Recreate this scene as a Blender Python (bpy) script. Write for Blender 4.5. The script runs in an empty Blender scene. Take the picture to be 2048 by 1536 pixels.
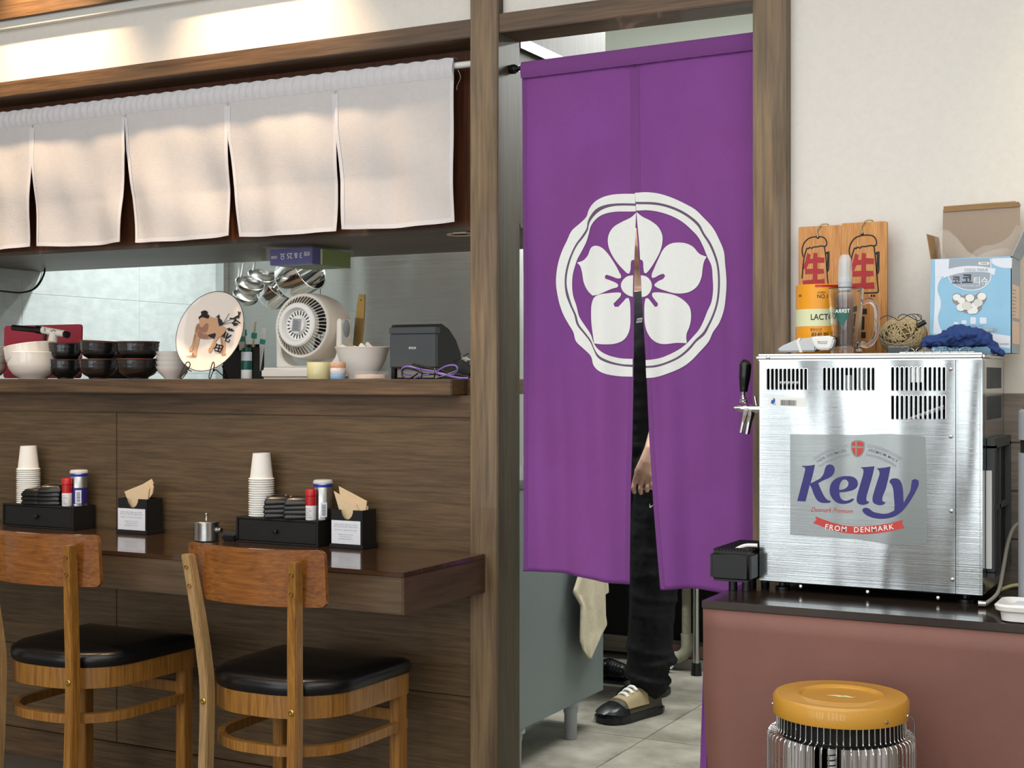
import bpy, bmesh, math, random
from mathutils import Vector, Matrix
random.seed(7)
V = Vector
PI = math.pi
C = bpy.context.scene.collection
scn = bpy.context.scene
# ------------------------------------------------------------------ camera
# metres; the camera stands at (0,0,1.2), seated eye height, the timber front runs along x near y = 3.25
F = 2813.0
TH = math.radians(27.5)
HZ = 755.0
EYE = 1.2
cd = bpy.data.cameras.new('camera'); cam = bpy.data.objects.new('camera', cd); C.objects.link(cam)
cam.location = (0, 0, EYE); cam.rotation_euler = (PI/2, 0, TH)
cd.sensor_width = 36; cd.lens = F/2048*36; cd.shift_y = -(768-HZ)/2048; cd.clip_start = .05; cd.clip_end = 60
scn.camera = cam
# ------------------------------------------------------------------ world, lights, exposure
w = bpy.data.worlds.new('World'); scn.world = w; w.use_nodes = True
w.node_tree.nodes['Background'].inputs[0].default_value = (.80, .88, 1, 1)
w.node_tree.nodes['Background'].inputs[1].default_value = 1.0
scn.view_settings.view_transform = 'Standard'; scn.view_settings.look = 'None'
scn.view_settings.exposure = 0.12; scn.view_settings.gamma = 1; scn.view_settings.use_curve_mapping = False
scn.cycles.max_bounces = 8; scn.cycles.sample_clamp_indirect = 4; scn.cycles.caustics_reflective = False; scn.cycles.caustics_refractive = False
def area(name, loc, rot, sx, sy, power, col=(1, 1, 1), spread=180):
    l = bpy.data.lights.new(name, 'AREA'); l.shape = 'RECTANGLE'; l.size = sx; l.size_y = sy; l.energy = power; l.color = col
    l.spread = math.radians(spread)
    o = bpy.data.objects.new(name, l); C.objects.link(o); o.location = loc; o.rotation_euler = rot
    return o
def spot(name, loc, target, power, col, size=60, blend=.5, rad=.03):
    l = bpy.data.lights.new(name, 'SPOT'); l.energy = power; l.color = col; l.spot_size = math.radians(size); l.spot_blend = blend; l.shadow_soft_size = rad
    o = bpy.data.objects.new(name, l); C.objects.link(o); o.location = loc
    o.rotation_euler = (V(target)-V(loc)).to_track_quat('-Z', 'Y').to_euler()
    return o
WX = [-5.1, -4.5, -3.9, -3.3, -2.72, -2.2, -1.15, -.5, .15, .8, 1.4]         # storefront windows behind the camera
for i, x in enumerate(WX):
    area('window_daylight', (x, -3.12, 1.28), (PI/2, 0, 0), .42, 2.44, 8 if i < 3 else 11, (.95, .98, 1.0))
area('ceiling_fill', (-1.2, .3, 2.68), (0, 0, 0), 5.0, 4.0, 128, (1, .99, .97))  # unseen fill panel added below the ceiling for soft top light
# warm downlights in the dining ceiling close to the timber front
for x in (-4.12, -3.32, -2.50):
    spot('downlight_lamp', (x, 3.04, 2.66), (x, 3.28, 1.9), 62, (1, .68, .40), 84, .9, .02)
spot('downlight_lamp', (.06, 2.85, 2.66), (.0, 3.26, 2.0), 34, (1, .78, .40), 62, .9, .04)
# kitchen tube lights, then one added fill lamp
for x in (-3.1, -1.25):
    area('kitchen_light', (x, 4.38, 2.42), (0, 0, 0), 1.25,   .10, 34, (.98, 1.0, .985))
area('kitchen_light', (-1.5, 4.80, 2.40), (0, 0, 0), 1.25, .10, 26, (.98, 1.0, .985))  # added fill without a fixture, brightens the kitchen soffit and floor
# ------------------------------------------------------------------ projection helpers (pixel of the 2048x1536 frame -> point on a real plane)
def ray(px, py):
    u = (px-1024)/F
    return V((u*math.cos(TH)-math.sin(TH), u*math.sin(TH)+math.cos(TH), (HZ-py)/F))
def at(px, py, Y):
    r = ray(px, py); k = Y/r.y
    return V((r.x*k, Y, EYE+r.z*k))
def atz(px, py, Z):
    r = ray(px, py); k = (Z-EYE)/r.z
    return V((r.x*k, r.y*k, Z))
def atx(px, py, X):
    r = ray(px, py); k = X/r.x
    return V((X, r.y*k, EYE+r.z*k))
def X(px, Y): return at(px, 700, Y).x
def Z(px, py, Y): return at(px, py, Y).z
# ------------------------------------------------------------------ materials
def lin(h):
    if isinstance(h, str):
        c = [int(h[i:i+2], 16)/255 for i in (0, 2, 4)]
    else: c = [v/255 for v in h]
    return tuple((v/12.92 if v <= .04045 else ((v+.055)/1.055)**2.4) for v in c)+(1,)
MC = {}
def mat(name, col, rough=.5, metal=0, noise=0, nscale=20, stretch=(1, 1, 1), bump=0, bscale=200, bstretch=(1, 1, 1), col2=None,
        spec=.5, coat=0, alpha=1, trans=0, ior=1.45, subs=0, emit=None, wave=None):
    m = bpy.data.materials.new(name); m.use_nodes = True; nt = m.node_tree; b = nt.nodes['Principled BSDF']; L = nt.links
    c = lin(col); b.inputs['Base Color'].default_value = c
    b.inputs['Roughness'].default_value = rough; b.inputs['Metallic'].default_value = metal
    b.inputs['Specular IOR Level'].default_value = spec; b.inputs['Coat Weight'].default_value = coat
    b.inputs['Alpha'].default_value = alpha; b.inputs['Transmission Weight'].default_value = trans; b.inputs['IOR'].default_value = ior
    if emit: b.inputs['Emission Color'].default_value = lin(emit[0]); b.inputs['Emission Strength'].default_value = emit[1]
    tc = None
    def coord(st):
        nonlocal tc
        if tc is None: tc = nt.nodes.new('ShaderNodeTexCoord')
        mp = nt.nodes.new('ShaderNodeMapping'); mp.inputs['Scale'].default_value = st
        L.new(tc.outputs['Object'], mp.inputs[0]); return mp.outputs[0]
    if noise or col2:
        n = nt.nodes.new('ShaderNodeTexNoise'); n.inputs['Scale'].default_value = nscale; n.inputs['Detail'].default_value = 6; n.inputs['Roughness'].default_value = .62
        L.new(coord(stretch), n.inputs['Vector'])
        r = nt.nodes.new('ShaderNodeValToRGB')
        c2 = lin(col2) if col2 else c
        k = 1-noise; k2 = 1+noise
        r.color_ramp.elements[0].position = .34; r.color_ramp.elements[1].position = .66
        r.color_ramp.elements[0].color = (c[0]*k, c[1]*k, c[2]*k, 1)
        r.color_ramp.elements[1].color = (min(1, c2[0]*k2), min(1, c2[1]*k2), min(1, c2[2]*k2), 1)
        L.new(n.outputs[0], r.inputs[0]); L.new(r.outputs[0], b.inputs['Base Color'])
    if wave:      # (scale, dist, amount) second, coarser blotching multiplied in
        n = nt.nodes.new('ShaderNodeTexNoise'); n.inputs['Scale'].default_value = wave[0]; n.inputs['Detail'].default_value = 3
        L.new(coord(wave[1]), n.inputs['Vector'])
        mr = nt.nodes.new('ShaderNodeMapRange'); mr.inputs[1].default_value = .3; mr.inputs[2].default_value = .7
        mr.inputs[3].default_value = 1-wave[2]; mr.inputs[4].default_value = 1+wave[2]
        L.new(n.outputs[0], mr.inputs[0])
        mx = nt.nodes.new('ShaderNodeMix'); mx.data_type = 'RGBA'; mx.blend_type = 'MULTIPLY'; mx.inputs[0].default_value = 1
        src = b.inputs['Base Color'].links[0].from_socket if b.inputs['Base Color'].links else None
        if src: L.new(src, mx.inputs[6])
        else: mx.inputs[6].default_value = c
        L.new(mr.outputs[0], mx.inputs[7]); L.new(mx.outputs[2], b.inputs['Base Color'])
    if bump:
        n = nt.nodes.new('ShaderNodeTexNoise'); n.inputs['Scale'].default_value = bscale; n.inputs['Detail'].default_value = 3
        L.new(coord(bstretch), n.inputs['Vector'])
        bp = nt.nodes.new('ShaderNodeBump'); bp.inputs['Strength'].default_value = bump; bp.inputs['Distance'].default_value = .002
        L.new(n.outputs[0], bp.inputs['Height']); L.new(bp.outputs[0], b.inputs['Normal'])
    return m
def wood(name, c1, c2, axis='x', rough=.5, coat=0, s=1.0, blotch=.22):
    st = {'x': (.7, 14, 14), 'z': (14, 14, .7), 'y': (14, .7, 14)}[axis]
    ws = {'x': (.8, 3, 3), 'z': (3, 3, .8), 'y': (3, .8, 3)}[axis]
    return mat(name, c1, rough, col2=c2, noise=.10, nscale=7*s, stretch=st, bump=.12, bscale=30, bstretch=st, coat=coat, wave=(2.2, ws, blotch))
def brushed(name, col, rough=.2, wob=.5, axis='x'):
    m = mat(name, col, rough, 1.0)
    nt = m.node_tree; L = nt.links; b = nt.nodes['Principled BSDF']
    tc = nt.nodes.new('ShaderNodeTexCoord')
    m1 = nt.nodes.new('ShaderNodeMapping'); m1.inputs['Scale'].default_value = (1.7, 1.7, .45)
    m2 = nt.nodes.new('ShaderNodeMapping'); m2.inputs['Scale'].default_value = (2.5, 60, 900) if axis == 'x' else (700, 60, 6)
    n1 = nt.nodes.new('ShaderNodeTexNoise'); n1.inputs['Scale'].default_value = 3; n1.inputs['Detail'].default_value = 1
    n2 = nt.nodes.new('ShaderNodeTexNoise'); n2.inputs['Scale'].default_value = 1; n2.inputs['Detail'].default_value = 2
    L.new(tc.outputs['Object'], m1.inputs[0]); L.new(tc.outputs['Object'], m2.inputs[0]); L.new(m1.outputs[0], n1.inputs[0]); L.new(m2.outputs[0], n2.inputs[0])
    b1 = nt.nodes.new('ShaderNodeBump'); b1.inputs['Strength'].default_value = wob; b1.inputs['Distance'].default_value = .03
    b2 = nt.nodes.new('ShaderNodeBump'); b2.inputs['Strength'].default_value = .2; b2.inputs['Distance'].default_value = .0006
    L.new(n1.outputs[0], b1.inputs['Height']); L.new(n2.outputs[0], b2.inputs['Height']); L.new(b1.outputs[0], b2.inputs['Normal']); L.new(b2.outputs[0], b.inputs['Normal'])
    mr = nt.nodes.new('ShaderNodeMapRange'); mr.inputs[3].default_value = rough*.8; mr.inputs[4].default_value = rough*1.35
    L.new(n2.outputs[0], mr.inputs[0]); L.new(mr.outputs[0], b.inputs['Roughness'])
    return m
M = {
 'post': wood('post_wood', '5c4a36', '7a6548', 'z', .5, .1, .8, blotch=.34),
 'beam': wood('beam_wood', '4c3926', '664e36', 'x', .5, .1, blotch=.28),
 'panel': wood('panel_wood', '523e28', '645036', 'x', .52, .05, 1.5, .13),
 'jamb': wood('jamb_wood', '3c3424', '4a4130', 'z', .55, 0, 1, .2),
 'soffit': wood('soffit_wood', '4c4236', '5a4e40', 'x', .5, 0),
 'redwood': wood('recess_wood', '4e2c1a', '643a22', 'z', .45, .1),
 'table': wood('tabletop_wood', '3a281b', '4a3423', 'x', .10, .6, 1, .15),
 'tabled': wood('table_edge_wood', '4a3a28', '584632', 'x', .45, .1),
 'tablee': wood('table_end_wood', '45301f', '523a28', 'y', .45, .1),
 'chair': wood('chair_wood', '7e5220', '9a6c30', 'z', .28, .4, 1.6, .15),
 'chairx': wood('chair_back_wood', '74431a', '8e5826', 'x', .22, .5, 1.6, .2),
 'chairs': wood('chair_lit_wood', '927248', 'a5875c', 'z', .45, .1, 1.6, .15),  # paler chair wood: light from the left put into the colour
 'cream': mat('cream_wall', 'e0ddd6', .8, noise=.02, nscale=60, bump=.25, bscale=350),
 'ceil': mat('ceiling_white', 'e8e4da', .85),
 'dfloor': mat('dining_floor', '6a6258', .5, noise=.1, nscale=5),
 'tile': mat('pale_tile', 'bdc8c8', .22, col2='cbd5d4', noise=.015, nscale=5, stretch=(1, 3, 6)),
 'grout': mat('grout', 'dfe6e4', .7),
 'pale': mat('pale_green_paint', 'd2d6ce', .7),
 'steelwall': brushed('kitchen_steel', 'a3a29e', .28, .6),
 'steel': brushed('brushed_steel', 'a9adac', .13, .85),
 'steelp': brushed('plain_steel', 'cfd3d2', .22, .15, 'z'),
 'chrome': mat('chrome', 'e6e6e6', .08, 1.0),
 'steelm': mat('satin_steel', 'b9bab6', .25, 1.0),
 'dsteel': mat('dark_steel', '55585a', .3, 1.0),
 'ftile': mat('kitchen_floor_tile', '868274', .42, col2='b2ada0', noise=.08, nscale=4.5, bump=.1, bscale=60, wave=(1.6, (1, 1, 1), .25)),
 'fgrout': mat('floor_grout', '45453c', .9),
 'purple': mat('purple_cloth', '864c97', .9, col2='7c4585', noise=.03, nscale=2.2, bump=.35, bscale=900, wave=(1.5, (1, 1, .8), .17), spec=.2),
 'purpleh': mat('purple_cloth_hem', '7a4686', .9, noise=.07, nscale=500, bump=.35, bscale=900, spec=.2),
 'white_print': mat('white_cloth_print', 'e9ece9', .9, noise=.015, nscale=90, spec=.2),
 'grey_print': mat('grey_cloth_print', '6a5a72', .9, spec=.2),
 'linen': mat('white_linen', 'cac7c6', .9, noise=.02, nscale=60, bump=.5, bscale=500, spec=.2),
 'linenh': mat('white_linen_double', 'd4d3d6', .9, noise=.015, nscale=90, bump=.5, bscale=500, spec=.2),
 'black': mat('black_plastic', '0e0e0f', .35),
 'blackm': mat('black_matt', '131313', .6, noise=.1, nscale=40),
 'blackl': mat('black_lacquer', '0c0b0b', .3, coat=.2),
 'vinyl': mat('black_vinyl', '0d0d0e', .26, bump=.15, bscale=300),
 'dark': mat('dark_inside', '0a0a0a', .8),
 'grey': mat('grey_plastic', '9a9fa3', .45),
 'dgrey': mat('dark_grey_plastic', '42474a', .5, bump=.2, bscale=900),
 'lgrey': mat('light_grey_plastic', 'c3c7c9', .4),
 'white': mat('white_plastic', 'e6e6e2', .35),
 'fanw': mat('ivory_plastic', 'e3dfd6', .35),
 'fanp': mat('beige_plastic', 'd9cdbf', .4),
 'china': mat('white_china', 'e4e2dc', .12, coat=.5),
 'paper': mat('paper_white', 'ebebe8', .85),
 'cup': mat('paper_cup', 'eceae4', .7),
 'note': mat('note_paper', 'e2e6ee', .6),
 'kraft': mat('kraft_paper', 'd8bf9a', .85, noise=.03, nscale=90),
 'cardb': mat('cardboard', 'a3835c', .85, noise=.04, nscale=60),
 'cardg': mat('cardboard_grey', 'a09080', .85, noise=.03, nscale=200),
 'red': mat('red_plastic', 'b81d1f', .3),
 'redt': mat('red_board', 'b3384a', .55, noise=.05, nscale=200),
 'navy': mat('navy_print', '2a2470', .4, noise=.04, nscale=40),
 'bluebox': mat('blue_box', '23228c', .35),
 'blue2': mat('royal_blue_print', '1c2a9c', .4),
 'redp': mat('red_print', 'c2403a', .5),
 'redk': mat('red_letter', 'a61f28', .5, noise=.08, nscale=60),
 'ink': mat('black_ink', '15110f', .6),
 'inkg': mat('grey_ink', '8a8c96', .7),
 'inkbl': mat('blue_ink', '2d5fae', .6),
 'greeng': mat('green_box', '6c8a10', .4),
 'teal': mat('teal_plastic', '0d5c4e', .35),
 'teal2': mat('teal_band', '3aa898', .4),
 'sage': mat('pale_print', 'dfe3b8', .5),
 'yel': mat('yellow_paint', 'c08c30', .4, coat=.3, noise=.04, nscale=300),
 'amber': mat('amber_yellow', 'f0a020', .35),
 'redpanel': mat('red_brown_sheet', '7b5349', .62, noise=.05, nscale=7, bump=.2, bscale=500, wave=(2, (1, 1, 1), .08)),
 'toptop': mat('dark_laminate', '30261f', .18, noise=.2, nscale=6, coat=.3),
 'signw': wood('sign_wood', 'b8793c', 'd09858', 'z', .5, 0, 2.5, .15),
 'milky': mat('milky_plastic', 'eef0f0', .2, alpha=.42),
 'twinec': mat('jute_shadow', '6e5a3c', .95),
 'twine': mat('jute_twine', 'bca880', .9, noise=.2, nscale=300),
 'bluec': mat('blue_towel', '2c447c', .95, noise=.1, nscale=80, bump=.8, bscale=400),
 'boxblue': mat('sky_blue_card', '8fc1de', .5, noise=.03, nscale=30),
 'boxwhite': mat('pale_card', 'dde4ee', .5),
 'boxgrey': mat('grey_card', '9aa6b4', .5),
 'peach': mat('peach_card', 'e3c9b4', .6),
 'glass': mat('clear_glass', 'ffffff', .02, trans=1, ior=1.45),
 'clearp': mat('clear_plastic', 'f2f4f2', .08, alpha=.07, spec=.8),
 'film': mat('clear_film', 'f4efe6', .06, alpha=.13, spec=1.0, bump=.8, bscale=40),
 'decal': mat('clear_decal', '98a09e', .35, alpha=.5, metal=.3),
 'cabgrey': mat('grey_paint_metal', '727b7b', .42, noise=.03, nscale=60, bump=.1, bscale=40),
 'towel': mat('cream_towel', 'c9c0a8', .95, noise=.07, nscale=60, bump=.9, bscale=500, spec=.1),
 'skin': mat('skin', 'c09a84', .5, noise=.04, nscale=40),
 'cloth_b': mat('black_fabric', '0f1013', .85, bump=.3, bscale=700, spec=.3),
 'hair': mat('black_hair', '120f0e', .5),
 'shoeb': mat('shoe_black_rubber', '16191a', .3),
 'shoet': mat('shoe_tan', 'a08f6c', .7), 'shoeo': mat('shoe_olive', '4c463a', .6),
 'pipe': mat('grimy_pipe', '9c9984', .5, noise=.12, nscale=60),
 'brass': mat('brass', 'c8a45a', .25, 1.0),
 'bamboo': mat('bamboo', 'a8884a', .6, noise=.1, nscale=40, stretch=(1, 1, .2)),
 'bamb2': mat('bamboo_stained', '7a6034', .6, noise=.15, nscale=40, stretch=(1, 1, .2)),
 'tapeb': mat('beige_tape', 'd2cd9c', .3, coat=.4), 'tapeo': mat('orange_tape', 'd8a888', .5, noise=.2, nscale=200),
 'tapew': mat('patterned_tape', 'dcd6d4', .5, noise=.3, nscale=300), 'tapec': mat('blue_tape', '8fb0d4', .5, noise=.1, nscale=200),
 'violet': mat('violet_cable', '8068b4', .4), 'cableg': mat('silver_grey_cable', '8a8880', .3),
 'blackbowl': mat('black_glazed_ceramic', '17181b', .22, noise=.3, nscale=30, stretch=(1, 1, 8), bump=.9, bscale=30, bstretch=(.4, .4, 6), coat=.6),
 'brownrim': mat('brown_glaze_rim', '5a3226', .35),
 'plate': mat('cream_porcelain', 'e6dcd2', .15, coat=.5),
 'pskin': mat('printed_skin', 'c49a78', .4), 'pskin2': mat('printed_skin_shade', '99705a', .4), 'pink': mat('dark_blue_print', '23262e', .4),
 'wains': wood('grey_wainscot', '6d655d', '7d756c', 'x', .6, 0),
 'charw': mat('warm_white_trim', 'd8d8d2', .6),
}
# ------------------------------------------------------------------ mesh helpers
def obj(name, bm, m, parent=None, world=False, smooth=False, loc=None, rot=None, shade_angle=None):
    if isinstance(bm, bmesh.types.BMesh):
        me = bpy.data.meshes.new(name)
        if world and parent is not None: bmesh.ops.translate(bm, verts=bm.verts, vec=-parent_world(parent))
        bm.normal_update(); bm.to_mesh(me); bm.free()
    else: me = bm
    if m: 
        me.materials.clear(); me.materials.append(M[m] if isinstance(m, str) else m)
    if smooth:
        for p in me.polygons: p.use_smooth = True
        try: me.set_sharp_from_angle(angle=math.radians(shade_angle or 38))
        except Exception: pass
    o = bpy.data.objects.new(name, me); C.objects.link(o)
    if parent is not None: o.parent = parent
    if loc is not None: o.location = loc
    if rot is not None: o.rotation_euler = rot
    return o
def parent_world(p):
    v = V((0, 0, 0))
    while p is not None: v += p.location; p = p.parent
    return v
def tag(o, label=None, cat=None, group=None, kind=None):
    if label: o['label'] = label
    if cat: o['category'] = cat
    if group: o['group'] = group
    if kind: o['kind'] = kind
    return o
def thing(name, label, cat, loc=(0, 0, 0), rz=0, group=None):
    o = bpy.data.objects.new(name, None); C.objects.link(o); o.location = loc; o.rotation_euler = (0, 0, rz); o.empty_display_size = .02
    return tag(o, label, cat, group)
def struct(name, bm, m, parent=None, **k):
    o = obj(name, bm, m, parent, **k)
    if parent is None: o['kind'] = 'structure'
    return o
def dup(root, loc=None, rz=None, label=None, group=None):
    def rec(o, par):
        c = o.copy(); C.objects.link(c); c.parent = par
        for ch in kids.get(o.name, []): rec(ch, c)
        return c
    kids = {}
    for o in C.objects:
        if o.parent: kids.setdefault(o.parent.name, []).append(o)
    r = rec(root, None)
    if loc is not None: r.location = loc
    if rz is not None: r.rotation_euler = (0, 0, rz)
    if label: r['label'] = label
    if group: r['group'] = group
    return r
def NB(): return bmesh.new()
def box(bm, x0, x1, y0, y1, z0, z1, bev=0, mtx=None, seg=2):
    r = bmesh.ops.create_cube(bm, size=1)
    vs = r['verts']
    for v in vs: v.co = V(((x0+x1)/2+v.co.x*(x1-x0), (y0+y1)/2+v.co.y*(y1-y0), (z0+z1)/2+v.co.z*(z1-z0)))
    if bev:
        es = list({e for v in vs for e in v.link_edges})
        r2 = bmesh.ops.bevel(bm, geom=es, offset=bev, segments=seg, affect='EDGES', clamp_overlap=True)
        vs = list({v for f in r2['faces'] for v in f.verts} | {v for v in vs if v.is_valid})
    if mtx is not None:
        vs2 = set(v for v in vs if v.is_valid)
        # include every vertex connected to these
        st = list(vs2)
        while st:
            v = st.pop()
            for e in v.link_edges:
                o = e.other_vert(v)
                if o not in vs2: vs2.add(o); st.append(o)
        bmesh.ops.transform(bm, matrix=mtx, verts=list(vs2))
    return bm
def bx(*a, **k): return box(NB(), *a, **k)
def lathe(bm, prof, n=32, mtx=None, cap=False):
    rings = []
    for r, z in prof:
        if r < 1e-6: rings.append([bm.verts.new((0, 0, z))])
        else: rings.append([bm.verts.new((r*math.cos(2*PI*i/n), r*math.sin(2*PI*i/n), z)) for i in range(n)])
    for a, b in zip(rings, rings[1:]):
        for i in range(n):
            j = (i+1) % n
            if len(a) == 1 and len(b) == 1: continue
            if len(a) == 1: bm.faces.new((a[0], b[j], b[i]))
            elif len(b) == 1: bm.faces.new((a[i], a[j], b[0]))
            else: bm.faces.new((a[i], a[j], b[j], b[i]))
    if mtx is not None: bmesh.ops.transform(bm, matrix=mtx, verts=[v for r in rings for v in r])
    return bm
def lt(*a, **k): return lathe(NB(), *a, **k)
def cyl(bm, p0, p1, r0, r1=None, n=16):
    p0 = V(p0); p1 = V(p1); r1 = r0 if r1 is None else r1
    d = p1-p0; q = d.to_track_quat('Z', 'Y').to_matrix().to_4x4(); q.translation = p0
    return lathe(bm, [(0, 0), (r0, 0), (r1, d.length), (0, d.length)], n, q)
def tube(bm, pts, r, n=8, closed=False, flat=None):
    pts = [V(p) for p in pts]; N = len(pts); rings = []
    up = V((0, 0, 1)); prev = None
    for i, p in enumerate(pts):
        if closed: d = pts[(i+1) % N]-pts[i-1]
        else: d = pts[min(i+1, N-1)]-pts[max(i-1, 0)]
        if d.length < 1e-9: d = V((0, 0, 1))
        d.normalize()
        if prev is None:
            a = d.orthogonal().normalized() if abs(d.dot(up)) > .95 else d.cross(up).normalized()
        else:
            a = prev-d*prev.dot(d)
            a = a.normalized() if a.length > 1e-6 else d.orthogonal().normalized()
        prev = a; b = d.cross(a)
        rr = r[i] if isinstance(r, (list, tuple)) else r
        rings.append([bm.verts.new(p+a*rr*math.cos(2*PI*k/n)+b*rr*math.sin(2*PI*k/n)) for k in range(n)])
    m = N if closed else N-1
    for i in range(m):
        A = rings[i]; B = rings[(i+1) % N]
        for k in range(n): bm.faces.new((A[k], A[(k+1) % n], B[(k+1) % n], B[k]))
    if not closed:
        bm.faces.new(rings[0][::-1]); bm.faces.new(rings[-1])
    return bm
def tb(*a, **k): return tube(NB(), *a, **k)
def spl(pts, k=8, closed=False):
    pts = [V(p) for p in pts]; N = len(pts); out = []
    rng = range(N) if closed else range(N-1)
    for i in rng:
        if closed: p0, p1, p2, p3 = pts[i-1], pts[i], pts[(i+1) % N], pts[(i+2) % N]
        else: p0, p1, p2, p3 = pts[max(i-1, 0)], pts[i], pts[i+1], pts[min(i+2, N-1)]
        for s in range(k):
            t = s/k
            out.append(.5*((2*p1)+(-p0+p2)*t+(2*p0-5*p1+4*p2-p3)*t*t+(-p0+3*p1-3*p2+p3)*t**3))
    if not closed: out.append(pts[-1])
    return out
def soft(poly, k=5, ang=48):       # smooth a closed 2D outline but keep its sharp corners
    P = [V((p[0], p[1])) for p in poly]; N = len(P); out = []
    def tang(i):
        a = P[i]-P[i-1]; b = P[(i+1) % N]-P[i]
        if a.length < 1e-9 or b.length < 1e-9: return None
        if a.angle(b) > math.radians(ang): return None
        return (a.normalized()+b.normalized()).normalized()
    T = [tang(i) for i in range(N)]
    for i in range(N):
        p1 = P[i]; p2 = P[(i+1) % N]; L = (p2-p1).length
        m1 = (T[i] if T[i] is not None else (p2-p1).normalized())*L; t2 = T[(i+1) % N]; m2 = (t2 if t2 is not None else (p2-p1).normalized())*L
        for s in range(k):
            t = s/k; h = 2*t**3-3*t*t+1
            q = p1*h+m1*(t**3-2*t*t+t)+p2*(-2*t**3+3*t*t)+m2*(t**3-t*t)
            out.append((q.x, q.y))
    return out
def prism(bm, poly, h0, h1, mtx=None):
    a = [bm.verts.new((x, y, h0)) for x, y in poly]; b = [bm.verts.new((x, y, h1)) for x, y in poly]; n = len(poly)
    bm.faces.new(a[::-1]); bm.faces.new(b)
    for i in range(n): bm.faces.new((a[i], a[(i+1) % n], b[(i+1) % n], b[i]))
    if mtx is not None: bmesh.ops.transform(bm, matrix=mtx, verts=a+b)
    return bm
RX = Matrix.Rotation(PI/2, 4, 'X')      # (x,y,z)->(x,-z,y): a prism drawn in x,z; its height runs towards -y
def T(x, y, z): return Matrix.Translation((x, y, z))
def rrect(x0, x1, y0, y1, r, k=5):
    out = []
    for cx, cy, a in ((x1-r, y1-r, 0), (x0+r, y1-r, 90), (x0+r, y0+r, 180), (x1-r, y0+r, 270)):
        for i in range(k+1):
            t = math.radians(a+90*i/k); out.append((cx+r*math.cos(t), cy+r*math.sin(t)))
    return out
def fill(splines, extrude=0, maxe=None):
    cu = bpy.data.curves.new('t', 'CURVE'); cu.dimensions = '2D'; cu.fill_mode = 'BOTH'; cu.extrude = extrude
    for s in splines:
        sp = cu.splines.new('POLY'); sp.points.add(len(s)-1); sp.use_cyclic_u = True
        for p, q in zip(sp.points, s): p.co = (q[0], q[1], 0, 1)
    o = bpy.data.objects.new('t', cu); me = bpy.data.meshes.new_from_object(o)
    bm = NB(); bm.from_mesh(me); bpy.data.objects.remove(o); bpy.data.curves.remove(cu); bpy.data.meshes.remove(me)
    return refine(bm, maxe)
def refine(bm, maxe):
    if maxe:
        for _ in range(7):
            es = [e for e in bm.edges if e.calc_length() > maxe]
            if not es: break
            bmesh.ops.subdivide_edges(bm, edges=es, cuts=1); bmesh.ops.triangulate(bm, faces=bm.faces[:])
    return bm
def textbm(body, size=1, bold=0, extrude=0, align='CENTER', maxe=None, spacing=1.0, shear=0):
    cu = bpy.data.curves.new('t', 'FONT'); cu.body = body; cu.size = size; cu.offset = bold*size; cu.extrude = extrude; cu.resolution_u = 3
    cu.align_x = align; cu.align_y = 'CENTER'; cu.space_character = spacing; cu.shear = shear
    o = bpy.data.objects.new('t', cu); me = bpy.data.meshes.new_from_object(o)
    bm = NB(); bm.from_mesh(me); bpy.data.objects.remove(o); bpy.data.curves.remove(cu); bpy.data.meshes.remove(me)
    return refine(bm, maxe)
def mapped(bm, f):
    for v in bm.verts: v.co = V(f(v.co.x, v.co.y, v.co.z))
    return bm
def strokes(paths, width, f=None, closed=False):       # flat line drawing: quad strips
    bm = NB()
    for P in paths:
        P = [V((p[0], p[1])) for p in P]; n = len(P); L = []
        for i, p in enumerate(P):
            if closed: d = P[(i+1) % n]-P[i-1]
            else: d = P[min(i+1, n-1)]-P[max(i-1, 0)]
            d = d.normalized() if d.length > 1e-9 else V((1, 0)); w = V((-d.y, d.x))*width/2
            L.append((bm.verts.new((p.x+w.x, p.y+w.y, 0)), bm.verts.new((p.x-w.x, p.y-w.y, 0))))
        for i in range(n if closed else n-1):
            a = L[i]; b = L[(i+1) % n]; bm.faces.new((a[0], a[1], b[1], b[0]))
    if f: mapped(bm, f)
    return bm
def grid(bm, nu, nv, f):
    g = [[bm.verts.new(f(i/nu, j/nv)) for j in range(nv+1)] for i in range(nu+1)]
    for i in range(nu):
        for j in range(nv): bm.faces.new((g[i][j], g[i+1][j], g[i+1][j+1], g[i][j+1]))
    return bm
def mod_solid(o, t): m = o.modifiers.new('solid', 'SOLIDIFY'); m.thickness = t; m.offset = 0; return o
def mod_remesh(o, v, sm=6):
    m = o.modifiers.new('remesh', 'REMESH'); m.mode = 'VOXEL'; m.voxel_size = v; m.use_smooth_shade = True
    if sm: s = o.modifiers.new('smooth', 'SMOOTH'); s.factor = .5; s.iterations = sm
    return o
def ball(bm, c, r, sc=(1, 1, 1), rot=None, n=2):
    m = Matrix.Translation(c)
    if rot is not None: m = m @ rot
    m = m @ Matrix.Diagonal((sc[0], sc[1], sc[2], 1))
    bmesh.ops.create_icosphere(bm, subdivisions=n, radius=r, matrix=m); return bm
def limb(bm, pts, rad, sc=None):
    pts = [V(p) for p in pts]
    for i in range(len(pts)-1):
        d = (pts[i+1]-pts[i]).length; k = max(2, int(d/(min(rad[i], rad[i+1])*.30)))
        for s in range(k+1):
            t = s/k; ball(bm, pts[i].lerp(pts[i+1], t), rad[i]*(1-t)+rad[i+1]*t, sc or (1, 1, 1))
    return bm
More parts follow.
